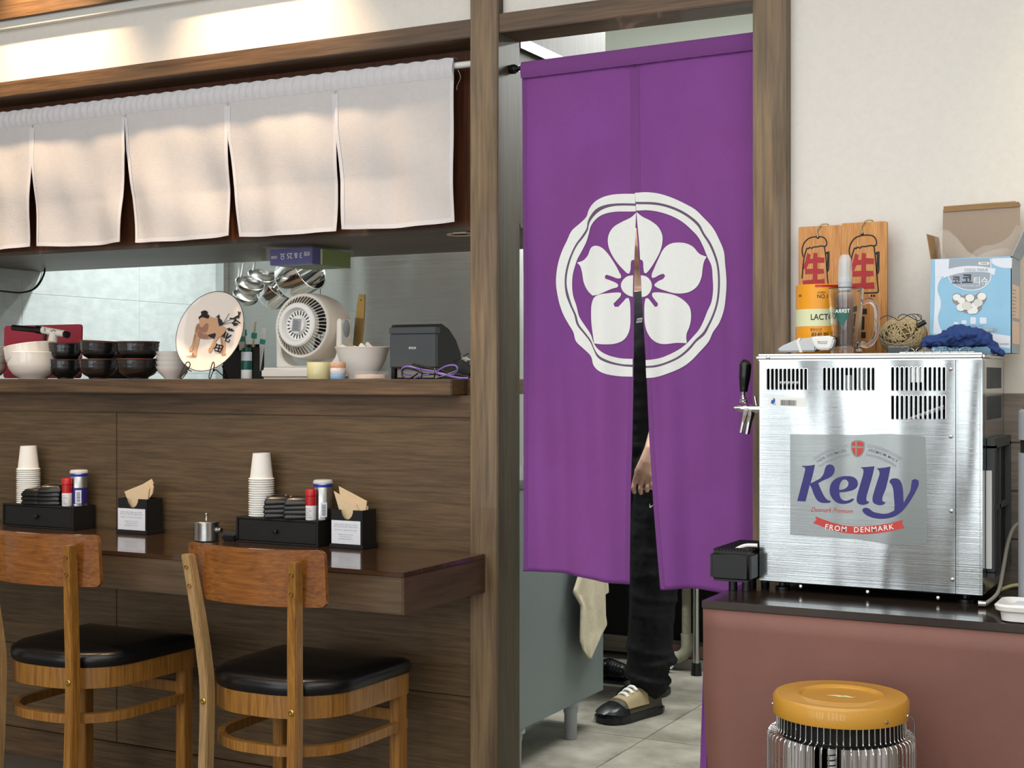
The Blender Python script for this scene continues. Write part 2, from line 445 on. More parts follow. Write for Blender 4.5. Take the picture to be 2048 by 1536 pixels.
# ================================================================== THE SETTING
TT = .738                      # height of both counters' tops
SILL = 1.195
PY = 3.235                     # front of the posts
xL0, xL1 = X(940, PY), X(995, PY)          # left post
xR0, xR1 = X(1505, PY), X(1575, PY)        # right post
struct('floor', bx(-6, 2.6, -3.4, 6.1, -.06, -.012), 'dfloor')
fl = [o for o in C.objects if o.name == 'floor'][0]
struct('floor_slab', bx(-6, 2.6, -3.4, 3.36, -.012, 0), 'dfloor', parent=fl)
struct('floor_joint', bx(-6, 2.6, 3.36, 6.1, -.012, -.004), 'fgrout', parent=fl)
tm = None
for i in range(-4, 6):
    for j in range(0, 5):
        x0 = -1.765+i*.6; y0 = 3.36+j*.6-.21 if j else 3.36; y1 = 3.36+(j+1)*.6-.21
        if x0 > 2.0: continue
        if tm is None or j == 0:
            o = struct('floor_tile', bx(0, .597, 0, y1-y0-.003, -.006, 0, .001), 'ftile', parent=fl); 
            if j: tm = o.data
        else: o = obj('floor_tile', tm, None, fl)
        o.location = (x0, y0, 0); 
struct('ceiling', bx(-6, 2.6, -3.4, 3.25, 2.72, 2.8), 'ceil')
struct('wall_west', bx(-6.1, -5.9, -3.4, 3.3, 0, 2.8), 'cream')
struct('wall_east', bx(1.9, 2.0, -3.4, 3.4, 0, 2.8), 'cream')
# storefront wall behind the camera: piers, sill, head and the window frames
bw = NB()
edges = [-6]+[v for x in WX for v in (x-.21, x+.21)]+[2.6]
for a, b in zip(edges[::2], edges[1::2]): box(bw, a, b, -3.25, -3.05, 0, 2.8)
box(bw, -6, 2.6, -3.24, -3.06, 0, .06); box(bw, -6, 2.6, -3.24, -3.06, 2.5, 2.8)
struct('wall_south', bw, 'beam')
for i, x in enumerate(WX):
    b = NB()
    box(b, x-.21, x-.19, -3.1, -3.06, .06, 2.5); box(b, x+.19, x+.21, -3.1, -3.06, .06, 2.5)
    box(b, x-.19, x+.19, -3.1, -3.06, .06, .10); box(b, x-.19, x+.19, -3.1, -3.06, 2.47, 2.5)
    struct('window_%d' % (i+1), b, 'dgrey')
# timber front -------------------------------------------------
struct('trim_1', bx(xL0, xL1, PY, 3.355, 0, 2.72, .002), 'post')
struct('jamb_shade', bx(xL1, xL1+.0025, PY+.002, 3.356, 0, 2.72), 'jamb', parent=[o for o in C.objects if o.name == 'trim_1'][0])  # thin darker sheet added on the post's side, standing in for its shade
struct('trim_2', bx(xR0, xR1, PY, 3.355, 0, 2.72, .002), 'post')
zb0, zb1 = Z(940, 75, PY+.004), Z(940, 38, PY+.004)          # header beam
struct('trim_3', bx(-5.9, xL0, PY+.004, 3.37, zb0, zb1, .002), 'beam')
zh0, zh1 = Z(993, 66, PY+.004), Z(996, 27, PY+.004)
struct('trim_4', bx(xL1, xR0, PY+.004, 3.36, zh0, zh1, .002), 'beam')
zc = Z(0, 50, 3.23)
struct('trim_5', bx(-5.9, xL0-.001, 3.222, 3.33, zc+.012, 2.72, .002), 'beam')
struct('trim_6', bx(-5.9, xL0-.001, 3.236, 3.33, zc-.012, zc+.012), 'charw')
struct('wall_north', bx(-5.9, xL0-.001, 3.262, 3.36, zb1, zc+.1), 'cream')
struct('wall_transom', bx(xL1, xR0, 3.262, 3.36, zh1, 2.72), 'cream')
struct('wall_right', bx(xR1, 1.9, 3.262, 3.40, 0, 2.72), 'cream')
wr = struct('trim_7', bx(xR1+.003, 1.9, 3.250, 3.262, .0, Z(2030, 787, 3.25)), 'wains')
for k in range(4):
    z1 = Z(2030, 787, 3.25)-.004-k*.106
    struct('wainscot_board', bx(xR1+.003, 1.88, 3.244, 3.251, z1-.102, z1, .001), 'wains', parent=wr)
# header box with the recessed panel and its soffit
RY = 3.365
SZ = Z(940, 452, RY); SB = 3.93; TX = -4.07
hb = struct('trim_8', bx(-5.9, xL0+.001, RY, RY+.02, SZ, zb0+.05), 'redwood')
struct('soffit', bx(-5.9, xL1, RY, SB, SZ-.012, SZ, .001), 'soffit', parent=hb)
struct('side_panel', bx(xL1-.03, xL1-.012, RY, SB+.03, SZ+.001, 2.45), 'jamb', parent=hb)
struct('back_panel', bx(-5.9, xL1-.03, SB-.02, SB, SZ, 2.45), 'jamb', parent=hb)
p0 = atx(1066, 84, xL1-.01); 
tr = NB(); box(tr, xL1-.012, xL1+.004, RY-.005, SB+.03, 2.085, 2.115)
struct('ledger_strip', tr, 'dsteel', parent=hb)
struct('downlight_ring', lt([(.0, 0), (.03, 0), (.036, -.003), (.036, 0)], 24, T(X(905, 3.40), 3.44, SZ-.012)), 'peach', parent=hb)
# apron under the opening: sill slab, rail, panel boards, baseboard
sl = struct('trim_9', bx(-5.9, X(903, 3.19), 3.19, 3.86, SILL-.042, SILL, .003), 'beam')
struct('sill_return', bx(X(903, 3.19)-.002, xL0-.001, 3.275, 3.60, SILL-.042, SILL), 'beam', parent=sl)
struct('trim_10', bx(-5.9, xL0, PY+.008, 3.33, Z(500, 829, PY), SILL-.0425, .002), 'beam')
pn = struct('wall_counter', bx(-5.9, xL0, 3.258, 3.33, 0, Z(500, 829, PY)), 'dark')
zp = Z(500, 829, PY)
for a, b in ((-5.9, -4.27), (-4.268, -3.052), (-3.05, xL0-.0)):
    for z0, z1 in ((.62, zp), (.355, .618), (.088, .353)):
        struct('wall_panel', bx(a, b, 3.249, 3.258, z0, z1, .0012), 'panel', parent=pn)
struct('baseboard_north', bx(-5.9, xL0, 3.24, 3.258, 0, .086, .003), 'beam')
struct('wall_counter_back', bx(-5.9, -2.0, 3.33, 3.75, 0, SILL-.043), 'jamb')
# kitchen room ---------------------------------------------------
wl = struct('wall_kitchen_left', bx(TX-.1, TX-.0018, 3.40, 6.0, 0, 2.5), 'grout')
struct('wall_hatch_end', bx(-5.9, TX-.02, 3.34, 3.42, SILL, SZ-.0125), 'cream')
tmesh = None
for i in range(-1, 4):
    for j in range(0, 8):
        z0 = 1.517-.30*4+j*.30; y0 = 3.835-.63+i*.63+.63
        if z0 > 2.3 or y0+.6 < 3.3: continue
        if i < 0:
            o = struct('wall_tile', bx(TX-.008, TX, 3.40, y0+.6285, z0, z0+.2985, .0012), 'tile', parent=wl); continue
        o = obj('wall_tile', tmesh, None, wl) if tmesh else struct('wall_tile', bx(0, .008, 0, .6285, 0, .2985, .0012), 'tile', parent=wl)
        if not tmesh: tmesh = o.data
        o.location = (TX-.008, y0, z0)
struct('wall_kitchen_back', bx(TX-.1, 2.0, 5.95, 6.05, 0, 2.5), 'pale')
struct('wall_kitchen_right', bx(.55, .65, 3.40, 6.0, 0, 2.5), 'pale')
struct('wall_kitchen_front', bx(xR1, .55, 3.40, 3.44, 0, 2.5), 'pale')
struct('ceiling_kitchen', bx(TX-.1, 2.0, 3.36, 6.05, 2.46, 2.55), 'pale')
cr = struct('trim_11', bx(TX, TX+.045, 4.955, 5.0, .9, 2.4), 'steelp')
sw = struct('wall_steel', bx(TX, -2.62, 5.0, 5.05, .85, 2.4), 'steelwall')
sx = X(640, 4.99)
struct('steel_sheet', bx(TX+.046, sx-.0015, 4.992, 5.0, .85, 2.4), 'steelwall', parent=sw)
struct('steel_sheet', bx(sx+.0015, -2.62, 4.992, 5.0, .85, 2.4), 'steelwall', parent=sw)
struct('wall_kitchen_partition', bx(TX, -2.62, 5.05, 5.95, 0, 2.46), 'pale')
struct('wall_kitchen_soffit', bx(-2.61, -.2, 5.2, 5.94, 1.95, 2.455), 'pale')
for x in (-3.1, -1.25):
    ft = thing('tube_light', 'long white ceiling tube light over the %s of the kitchen' % ('left part' if x < -2 else 'right part'), 'ceiling light', (x, 4.38, 2.43))
    obj('housing', bx(-.65, .65, -.07, .07, .005, .03, .004), 'white', ft)
    obj('diffuser', bx(-.63, .63, -.05, .05, -.004, .005), mat('lit_diffuser', 'ffffff', .5, emit=('f4fff8', 2.0)), ft)
# ================================================================== DINING COUNTER AND CHAIRS
tx1 = atz(806, 1146, TT).x
bt = thing('bar_counter', 'thick dark brown wooden counter fixed along the timber wall', 'counter', (-2.8, 3.04, TT-.10))
obj('counter_top', bx(-5.7, tx1, 2.832, 3.2345, TT-.012, TT, .0015), 'table', bt, world=True)
obj('front_fascia', bx(-5.7, tx1-.006, 2.835, 2.86, TT-.101, TT-.012, .001), 'tabled', bt, world=True)
obj('end_fascia', bx(tx1-.006, tx1, 2.835, 3.2345, TT-.101, TT-.0121, .001), 'tablee', bt, world=True)
obj('underside', bx(-5.7, tx1-.007, 2.861, 3.2345, TT-.098, TT-.013), 'panel', bt, world=True)

def seat_outline(k=1.0, dy=0, front=.392):
    h = [(0, .004), (.065, .008), (.122, .030), (.168, .068), (.193, .12), (.200, .2), (.203, .3), (.205, front-.02), (.196, front)]
    pts = [(-x*k, y) for x, y in h[::-1]]+[(x*k, y) for x, y in h[1:]]
    s = spl([V((x, y, 0)) for x, y in pts], 4)
    return [(p.x, p.y+dy) for p in s]
def band(outline, z0, z1, t):
    bm = NB(); n = len(outline); P = [V(p) for p in outline]; rows = []
    for i, p in enumerate(P):
        d = (P[min(i+1, n-1)]-P[max(i-1, 0)]).normalized(); w_ = V((-d.y, d.x))*t
        q = p+w_
        rows.append([bm.verts.new((p.x, p.y, z0)), bm.verts.new((p.x, p.y, z1)), bm.verts.new((q.x, q.y, z1)), bm.verts.new((q.x, q.y, z0))])
    for a, b in zip(rows, rows[1:]):
        for k in range(4): bm.faces.new((a[k], a[(k+1) % 4], b[(k+1) % 4], b[k]))
    bm.faces.new(rows[0][::-1]); bm.faces.new(rows[-1])
    bmesh.ops.recalc_face_normals(bm, faces=bm.faces[:])
    return bm
def make_chair(label):
    t = thing('dining_chair', label, 'chair', (-2.097, 2.69, 0), 0, 'wooden chairs at the counter')
    # cushion
    ol = seat_outline(); bm = NB(); lay = [(1.0, .447, 0), (1.012, .455, 0), (1.015, .466, 0), (1.0, .476, 0), (.93, .484, .01), (.7, .489, .05), (.3, .491, .12)]
    cy = .2; rings = []
    for k, z, _ in lay: rings.append([bm.verts.new((x*k, cy+(y-cy)*k, z)) for x, y in ol])
    n = len(ol)
    for a, b in zip(rings, rings[1:]):
        for i in range(n): bm.faces.new((a[i], a[(i+1) % n], b[(i+1) % n], b[i]))
    bm.faces.new(rings[-1]); bm.faces.new(rings[0][::-1])
    bmesh.ops.recalc_face_normals(bm, faces=bm.faces[:])
    obj('seat_cushion', bm, 'vinyl', t, smooth=True, shade_angle=70)
    obj('seat_frame', band(seat_outline(.985), .392, .446, .018), 'chair', t, smooth=True)
    obj('hoop_stretcher', band(seat_outline(.97), .302, .326, .018), 'chair', t, smooth=True)
    for s in (-1, 1):
        f = NB(); path = [(s*.137, -.03, 0), (s*.132, -.012, .2), (s*.1305, -.004, .42), (s*.134, -.010, .52), (s*.146, -.026, .66), (s*.158, -.042, .775)]
        path = spl(path, 4); rows = []
        for p in path:
            w2 = .0135; d2 = .014 if p.z < .6 else .014-.003*(p.z-.6)/.175
            rows.append([f.verts.new((p.x-w2, p.y-d2-.006, p.z)), f.verts.new((p.x+w2, p.y-d2-.006, p.z)), f.verts.new((p.x+w2, p.y+d2-.004, p.z)), f.verts.new((p.x-w2, p.y+d2-.004, p.z))])
        for a, b in zip(rows, rows[1:]):
            for k in range(4): f.faces.new((a[k], a[(k+1) % 4], b[(k+1) % 4], b[k]))
        f.faces.new(rows[0][::-1]); f.faces.new(rows[-1])
        bmesh.ops.recalc_face_normals(f, faces=f.faces[:])
        bmesh.ops.bevel(f, geom=[e for e in f.edges if len(e.link_faces) == 2 and e.calc_face_angle(0) > 1], offset=.0025, segments=2, affect='EDGES')
        lg = obj('rear_leg', f, 'chairs' if s < 0 else 'chair', t)
        if s < 0: lg['label'] = 'rear leg coloured paler for the light on it'
        sc = NB(); lathe(sc, [(0, 0), (.0075, 0), (.008, -.002), (.005, -.003), (.0045, -.0015), (.0, -.0015)], 16, T(s*.1305, -.0245, .42) @ Matrix.Rotation(-PI/2, 4, 'X'))
        obj('screw', sc, 'brass', lg)
        for zz in (.70, .745):
            pl_ = NB(); xx = s*(.146+.012*(zz-.66)/.115); yy = -.026-.016*(zz-.66)/.115-.0205
            lathe(pl_, [(0, -.0012), (.0045, -.001), (.0045, .002)], 12, T(xx, yy, zz) @ Matrix.Rotation(PI/2-.13, 4, 'X'))
            obj('screw_plug', pl_, 'chair', lg)
    for s in (-1, 1):
        obj('front_leg', bx(s*.184-.0165, s*.184+.0165, .34, .374, 0, .446, .002), 'chair', t)
    obj('front_rail', bx(-.168, .168, .350, .366, .325, .355, .002), 'chair', t)
    # curved backrest
    def bf(u, v, off):
        x = -.202+.404*u; y = -.048+.052*(x/.202)**2+off
        y += .010*(.5-v)
        return V((x, y, .664+.134*v))
    b = NB(); ol = rrect(0, 1, 0, 1, .001, 1)
    pts = []
    R = .05
    fr = rrect(0, .404, 0, .134, .014, 4)
    # front and back sheets from the outline filled and refined
    for off in (0,):
        cu = fill([fr], .0055, .02)
    for v in cu.verts:
        q = bf(v.co.x/.404, v.co.y/.134, v.co.z+.0115); v.co = q
    obj('backrest', cu, 'chairx', t, smooth=True)
    return t
ch = make_chair('orange-brown bentwood chair with black seat, nearest the doorway post')
dup(ch, (-2.097-.700, 2.69, 0), 0, 'orange-brown bentwood chair with black seat at the left edge')
# ================================================================== PURPLE DOOR CURTAIN
NY = 3.30
rodz = Z(1030, 138, NY)
rd = thing('curtain_rod', 'slim black tension rod holding the purple door curtain', 'rod', (xL1+.002, NY, rodz))
obj('rod', cyl(NB(), (.002, 0, 0), (xR0-xL1-.006, 0, .006), .006), 'black', rd, smooth=True)
obj('end_cap', lt([(0, 0), (.011, 0), (.0125, .004), (.0125, .016), (.009, .02), (.009, .028), (0, .028)], 20, Matrix.Rotation(PI/2, 4, 'Y')), 'black', rd, smooth=True)
obj('end_cap', lt([(0, 0), (.011, 0), (.0125, .004), (.0125, .016), (.009, .02), (.009, .028), (0, .028)], 20, T(xR0-xL1-.004, 0, .006) @ Matrix.Rotation(-PI/2, 4, 'Y')), 'black', rd, smooth=True)
def lerp(tab, t):
    if t <= tab[0][0]: return tab[0][1]
    for (a, b), (c, d) in zip(tab, tab[1:]):
        if t <= c: return b+(d-b)*(t-a)/(c-a)
    return tab[-1][1]
def zx(tab, Y): return sorted([(at(px, py, Y).z, at(px, py, Y).x) for px, py in tab])
SL = zx([(1268, 90), (1268, 300), (1268, 425), (1266, 560), (1263, 760), (1262, 900), (1259, 1040), (1255, 1172)], NY)
SR = zx([(1268, 90), (1268, 300), (1268, 425), (1276, 520), (1281, 591), (1290, 745), (1297, 878), (1308, 1011), (1325, 1180)], NY)
EL = zx([(1044, 132), (1046, 500), (1049, 900), (1046, 1145)], NY)
ER = [(0, xR0-.002), (3, xR0-.006)]
def fold(x, z):          # depth of the cloth off the rod plane
    d = 2.02-z; a = min(1, max(0, d/.8))
    k = .0075*a*math.sin((x+1.4)*34+.9*math.sin(z*2.1))+.004*a*math.sin((x+1.4)*71+z*2)+.0035*math.sin(z*5+x*9)*a
    k += .010*math.exp(-((x+1.375)/.03)**2)*min(1, max(0, d/.1))*(1-a*.5)          # pinch at the centre seam
    k += .004*a*math.sin(z*9+x*25)
    return k
pc = thing('door_curtain', 'long purple split curtain with a white flower crest in the kitchen doorway', 'curtain', (X(1270, NY), NY, 1.2))
xm = pc.location.x
def topz(x): return rodz+.010+(x-X(1045, NY))*.012
def panel(L, R, botL, botR):
    nu, nv = 46, 110
    def f(u, v):
        x0 = lerp(L, 2.0-v*1.33); x1 = lerp(R, 2.0-v*1.33); x = x0+(x1-x0)*u
        zt = topz(x); zb = botL+(botR-botL)*u+.006*math.sin(u*5)
        z = zt+(zb-zt)*v
        return V((x, NY+fold(x, z)-.007*max(0, 1-(zt-z)/.02), z))
    return grid(NB(), nu, nv, f)
zb = [at(1047, 1143, NY).z, at(1255, 1166, NY).z, at(1325, 1179, NY).z, at(1500, 1190, NY).z]
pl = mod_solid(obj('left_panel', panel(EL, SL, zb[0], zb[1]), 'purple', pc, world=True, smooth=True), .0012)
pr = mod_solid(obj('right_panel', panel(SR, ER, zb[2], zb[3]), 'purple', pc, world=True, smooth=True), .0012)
def cloth(x, z, off=.0014): return V((x, NY+fold(x, z)-off, z))
# rod sleeve (double cloth, darker), side hems
def strip(x0f, x1f, z0f, z1f, nu, nv, off):
    return grid(NB(), nu, nv, lambda u, v: cloth(x0f(v)+(x1f(v)-x0f(v))*u, z0f(u)+(z1f(u)-z0f(u))*v, off))
xa, xb = X(1045, NY), xR0-.004
sle = NB()
grid(sle, 60, 6, lambda u, v: V((xa+(xb-xa)*u, NY-.0085-.0045*math.sin(v*PI)-.0012*math.sin(u*90)*v, topz(xa+(xb-xa)*u)+.003-.042*v)))
obj('rod_sleeve', sle, 'purpleh', pc, world=True, smooth=True)
bk = NB(); grid(bk, 60, 4, lambda u, v: V((xa+(xb-xa)*u, NY-.008+.017*v, topz(xa+(xb-xa)*u)+.003+.003*math.sin(v*PI))))
obj('rod_sleeve', bk, 'purpleh', pc, world=True, smooth=True)
zz = [at(1268, 425, NY).z]
for L, sgn, z1 in ((EL, 1, zb[0]), (SL, -1, zb[1]), (SR, 1, zb[2])):
    h = NB(); zt = 1.985
    grid(h, 1, 90, lambda u, v: cloth(lerp(L, zt+(z1+.004-zt)*v)+sgn*.013*u, zt+(z1+.004-zt)*v, .0013))
    obj('side_hem', h, 'purpleh', pl if sgn*(1 if L is not SR else 0) or L is SL else pr, world=True, smooth=True)
# the printed crest
def ez(Xp, Yp, off=.0024):
    q = at(1100+Xp/3.84, 370+Yp/3.84, NY); return cloth(q.x, q.z, off)
def crest(name, polys, m, parent, off=.0024):
    bm = fill([soft(p, 4) for p in polys], 0, 26)
    mapped(bm, lambda x, y, z: ez(x, -y, off)); return obj(name, bm, m, parent, world=True, smooth=True)
def fl_(p): return [(x, -y) for x, y in p]
OL = [(645,65),(560,68),(470,78),(390,105),(330,145),(295,190),(275,240),(220,295),(165,350),(130,430),(95,510),(70,590),(55,680),(52,760),(62,840),(80,920),(110,1000),(150,1070),(185,1130),(205,1200),(260,1255),(330,1320),(350,1380),(385,1420),(440,1450),(520,1468),(622,1472)]
OLi = [(622,1398),(540,1390),(450,1365),(385,1325),(350,1265),(320,1210),(260,1140),(210,1075),(190,1000),(160,930),(130,850),(118,770),(120,690),(135,610),(160,530),(195,450),(240,385),(275,330),(285,280),(310,235),(360,185),(430,155),(520,142),(648,140)]
IL = [(650,158),(560,158),(470,168),(400,195),(340,240),(300,290),(285,345),(250,400),(205,460),(170,540),(150,610),(135,690),(133,770),(150,850),(175,930),(205,1000),(225,1070),(275,1135),(325,1195),(355,1255),(395,1310),(460,1350),(540,1375),(622,1380)]
ILi = [(622,1335),(530,1330),(450,1305),(385,1260),(350,1215),(325,1155),(270,1080),(225,1010),(205,930),(180,850),(172,770),(175,690),(190,620),(205,570),(240,500),(275,430),(295,370),(310,320),(350,270),(410,230),(490,208),(600,203),(652,200)]
OR = [(645,58),(730,53),(830,65),(930,95),(1030,140),(1120,190),(1180,250),(1250,330),(1300,420),(1340,510),(1350,600),(1362,740),(1355,850),(1335,960),(1290,1060),(1240,1130),(1210,1200),(1150,1275),(1080,1350),(1000,1410),(900,1455),(800,1478),(730,1482)]
ORi = [(727,1405),(810,1400),(900,1380),(990,1335),(1070,1265),(1120,1205),(1180,1150),(1215,1080),(1255,990),(1285,900),(1300,800),(1302,700),(1290,600),(1265,520),(1230,440),(1185,370),(1150,300),(1090,245),(1010,195),(910,155),(800,132),(650,127)]
IR = [(652,145),(790,150),(900,172),(1000,212),(1080,262),(1140,320),(1175,385),(1215,450),(1250,530),(1275,610),(1285,700),(1283,800),(1268,900),(1240,985),(1200,1075),(1165,1135),(1110,1190),(1060,1250),(985,1320),(895,1365),(800,1385),(727,1390)]
IRi = [(725,1345),(800,1338),(890,1320),(970,1280),(1040,1225),(1090,1170),(1140,1110),(1170,1050),(1200,970),(1230,900),(1245,800),(1243,720),(1235,620),(1205,550),(1175,470),(1140,400),(1090,345),(1020,285),(940,240),(850,210),(740,192),(655,195)]
P1L = [(653,212),(620,245),(550,285),(490,325),(455,385),(450,450),(470,520),(510,590),(560,650),(590,678),(603,678),(612,650),(615,600),(620,578),(640,573),(646,440)]
P1R = [(656,205),(700,240),(770,275),(830,320),(865,380),(868,440),(850,510),(810,580),(750,660),(730,678),(715,670),(710,630),(706,585),(695,573),(685,572),(677,440),(664,300)]
PUL = [(203,595),(245,580),(285,540),(315,480),(350,467),(400,480),(450,530),(500,610),(530,670),(543,700),(540,715),(520,718),(470,700),(440,690),(428,700),(430,720),(470,735),(510,755),(522,768),(515,785),(470,800),(420,825),(370,845),(330,850),(290,815),(255,750),(240,670),(225,620)]
PUR = [(1200,550),(1150,530),(1100,475),(1050,450),(990,442),(930,452),(880,490),(840,560),(800,640),(778,690),(780,712),(800,712),(850,690),(880,683),(893,700),(880,720),(840,738),(805,760),(803,775),(830,790),(900,815),(960,832),(1020,832),(1080,815),(1130,775),(1160,710),(1170,640),(1180,590)]
PLL = [(353,1217),(340,1150),(325,1060),(320,980),(325,910),(345,865),(380,845),(450,832),(520,825),(540,828),(538,850),(510,885),(487,912),(495,935),(520,935),(560,890),(580,868),(597,868),(605,900),(608,1000),(605,1080),(590,1140),(555,1190),(500,1218),(430,1225)]
PLR = [(1048,1215),(1045,1150),(1070,1080),(1080,1010),(1070,940),(1030,890),(970,850),(900,832),(810,825),(785,828),(782,848),(810,885),(835,910),(832,932),(808,937),(775,900),(745,870),(728,870),(720,900),(717,1000),(720,1060),(735,1120),(770,1175),(830,1212),(900,1223),(980,1213)]
CL = [(632,692),(590,700),(555,730),(540,770),(555,815),(590,845),(628,858)]
CR = [(690,692),(730,700),(768,735),(780,770),(768,815),(735,850),(697,860)]
for par, rings, dark, pets in ((pl, (OL+OLi, IL+ILi), OLi[::-1][::1]+IL[::-1][:0], (P1L, PUL, PLL, CL)), (pr, (OR+ORi, IR+IRi), None, (P1R, PUR, PLR, CR))):
    for r in rings: crest('crest_ring', [fl_(r)], 'white_print', par)
    for r in pets: crest('crest_petal' if r not in (CL, CR) else 'crest_centre', [fl_(r)], 'white_print', par)
for par, a, b in ((pl, OLi, IL), (pr, ORi, IR)):
    crest('crest_line', [fl_(a+b)], 'grey_print', par, .0020)
# ================================================================== WHITE SHORT CURTAIN ON A WHITE ROD
WY = 3.305
wz = Z(925, 130, WY)
wr_ = thing('curtain_rod', 'white tension rod holding the short white curtain', 'rod', (-3.0, WY, wz))
obj('rod', cyl(NB(), (-5.85, WY, wz+.012), (xL0-.012, WY, wz), .009, .009, 20), 'white', wr_, world=True, smooth=True)
obj('end_cap', lt([(0, 0), (.013, 0), (.013, .012), (0, .012)], 20, T(xL0-.0005, WY, wz) @ Matrix.Rotation(-PI/2, 4, 'Y')), 'white', wr_, world=True, smooth=True)
hc = thing('short_curtain', 'row of short white linen panels hanging above the kitchen hatch', 'curtain', (-3.0, WY, 1.8))
xs = [X(912, WY), X(675, WY), X(460, WY), X(255, WY), X(70, WY)]; xs += [xs[-1]-.39, xs[-1]-.78]
def bz(px, py): return at(px, py, WY).z
pan = [ # (top x right, left), bottom right px, bottom left px, bottom y right, left
 (xs[0], xs[1], X(911, WY), X(686, WY), bz(910, 444), bz(686, 459)),
 (xs[1], xs[2], X(669, WY), X(476, WY), bz(668, 462), bz(476, 473)),
 (xs[2], xs[3], X(459, WY), X(267, WY), bz(459, 471), bz(267, 485)),
 (xs[3], xs[4], X(243, WY), X(80, WY), bz(243, 484), bz(80, 493)),
 (xs[4], xs[5], X(60, WY), xs[5]+.012, bz(60, 493), bz(20, 496)),
 (xs[5], xs[6], xs[5]-.012, xs[6]+.012, bz(20, 495), bz(20, 495))]
ztop = wz+.012
def wfold(x, z, k):
    a = min(1, max(0, (ztop-.05-z)/.25))
    return a*(.009*math.sin(x*17+k*2)+.005*math.sin(x*43+z*6+k)+.004*math.sin(z*23+x*12+k*3))+.012*a*a
for k, (tr_, tl_, br_, bl_, zr_, zl_) in enumerate(pan):
    def f(u, v):
        zt = ztop+.003; zb_ = zl_+(zr_-zl_)*u-.005*math.sin(u*PI)
        z = zt+(zb_-zt)*v; w_ = max(0, (v-.36)/.64)**.8
        x0 = tl_+(bl_-tl_)*w_; x1 = tr_+(br_-tr_)*w_; x = x0+(x1-x0)*u
        return V((x, WY-.0115+wfold(x, z, k), z))
    p_ = mod_solid(obj('linen_panel', grid(NB(), 34, 44, f), 'linen', hc, world=True, smooth=True), .001)
    def edge(u0, u1, v0, v1, nu, nv):
        b = NB(); grid(b, nu, nv, lambda u, v: f(u0+(u1-u0)*u, v0+(v1-v0)*v)-V((0, .0016, 0))); return b
    for a in ((0, .028, .13, 1), (.972, 1, .13, 1)): obj('hem', edge(*a, 1, 44), 'linenh', p_, world=True, smooth=True)
    obj('hem', edge(0, 1, .972, 1, 34, 1), 'linenh', p_, world=True, smooth=True)
hd = NB(); x0, x1 = xs[-1], xs[0]
grid(hd, 700, 10, lambda u, v: V((x0+(x1-x0)*u, WY-.0125-.0075*math.sin(v*PI)-.0022*math.sin(u*560+2*math.sin(u*37)+v*2)*math.sin(v*PI), ztop+.008-.052*v+.0015*math.sin(u*300))))
obj('rod_sleeve', hd, 'linenh', hc, world=True, smooth=True)
hb_ = NB(); grid(hb_, 200, 4, lambda u, v: V((x0+(x1-x0)*u, WY-.0125+.024*v, ztop+.008+.003*math.sin(v*PI))))
obj('rod_sleeve', hb_, 'linenh', hc, world=True, smooth=True)
tag(obj('loose_thread', tb(spl([at(916, 140, 3.30), at(921, 155, 3.30), at(914, 172, 3.31), at(914, 180, 3.3)], 6), .0006, 4), 'linenh', hc, world=True))
# ================================================================== THINGS ON THE BAR COUNTER
def r3(cx, cy, z, *prof, n=28): return lt(list(prof), n, T(cx, cy, z))
def drawer_box(x0, x1, lab):
    t = thing('drawer_box', lab, 'box', ((x0+x1)/2, 3.195, TT), 0, 'cutlery drawer boxes')
    w_ = (x1-x0)/2
    b = NB(); box(b, -w_, w_, -.045, .045, .001, .0055); box(b, -w_, w_, -.045, .045, .066, .0715, .0008)
    box(b, -w_, -w_+.006, -.045, .045, .005, .067); box(b, w_-.006, w_, -.045, .045, .005, .067); box(b, -w_+.006, w_-.006, .039, .045, .005, .067)
    obj('case', b, 'blackm', t)
    d = obj('drawer', bx(-w_+.0075, w_-.0075, -.043, .03, .007, .0645, .001), 'blackm', t)
    obj('knob', lt([(0, 0), (.004, 0), (.004, .004), (.007, .008), (.0065, .012), (0, .014)], 16, T(0, -.043, .037) @ Matrix.Rotation(PI/2, 4, 'X')), 'black', d, smooth=True)
    return t
bxR = X(636, 3.15); bxL = X(472, 3.15)
drawer_box(bxL, bxR, 'black wooden drawer box beside the napkin box near the doorway')
axR = X(147, 3.15); axL = X(5, 3.15)
drawer_box(axL, axR, 'black wooden drawer box at the far left of the counter')
TB = TT+.0716
cupm = None
def cup_stack(x, y, n, h0, which, grp):
    global cupm
    for k in range(n):
        if cupm is None:
            cupm = lt([(.0330, 0), (.0355, .0), (.0366, .0015), (.0355, .0032), (.0322, .0036), (.0245, .0735), (.0235, .0735), (.0235, .071), (.0318, .0005), (.0330, 0)], 32)
            o = obj('paper_cup', cupm, 'cup', None, smooth=True); cupm = o.data
        else: o = obj('paper_cup', cupm, None)
        o.location = (x+.0004*math.sin(k*2), y, TB+k*.00645)
        if k == n-1: tag(o, 'topmost white paper cup of the upturned stack on the %s drawer box' % which, 'cup', grp)
        else: tag(o, 'white paper cup nested below the topmost of the stack on the %s drawer box' % which, 'cup', grp)
cup_stack(X(523, 3.2), 3.2, 17, 0, 'right', 'upturned paper cups on the right drawer box')
cup_stack(X(57, 3.2), 3.2, 17, 0, 'left', 'upturned paper cups on the left drawer box')
dm = None
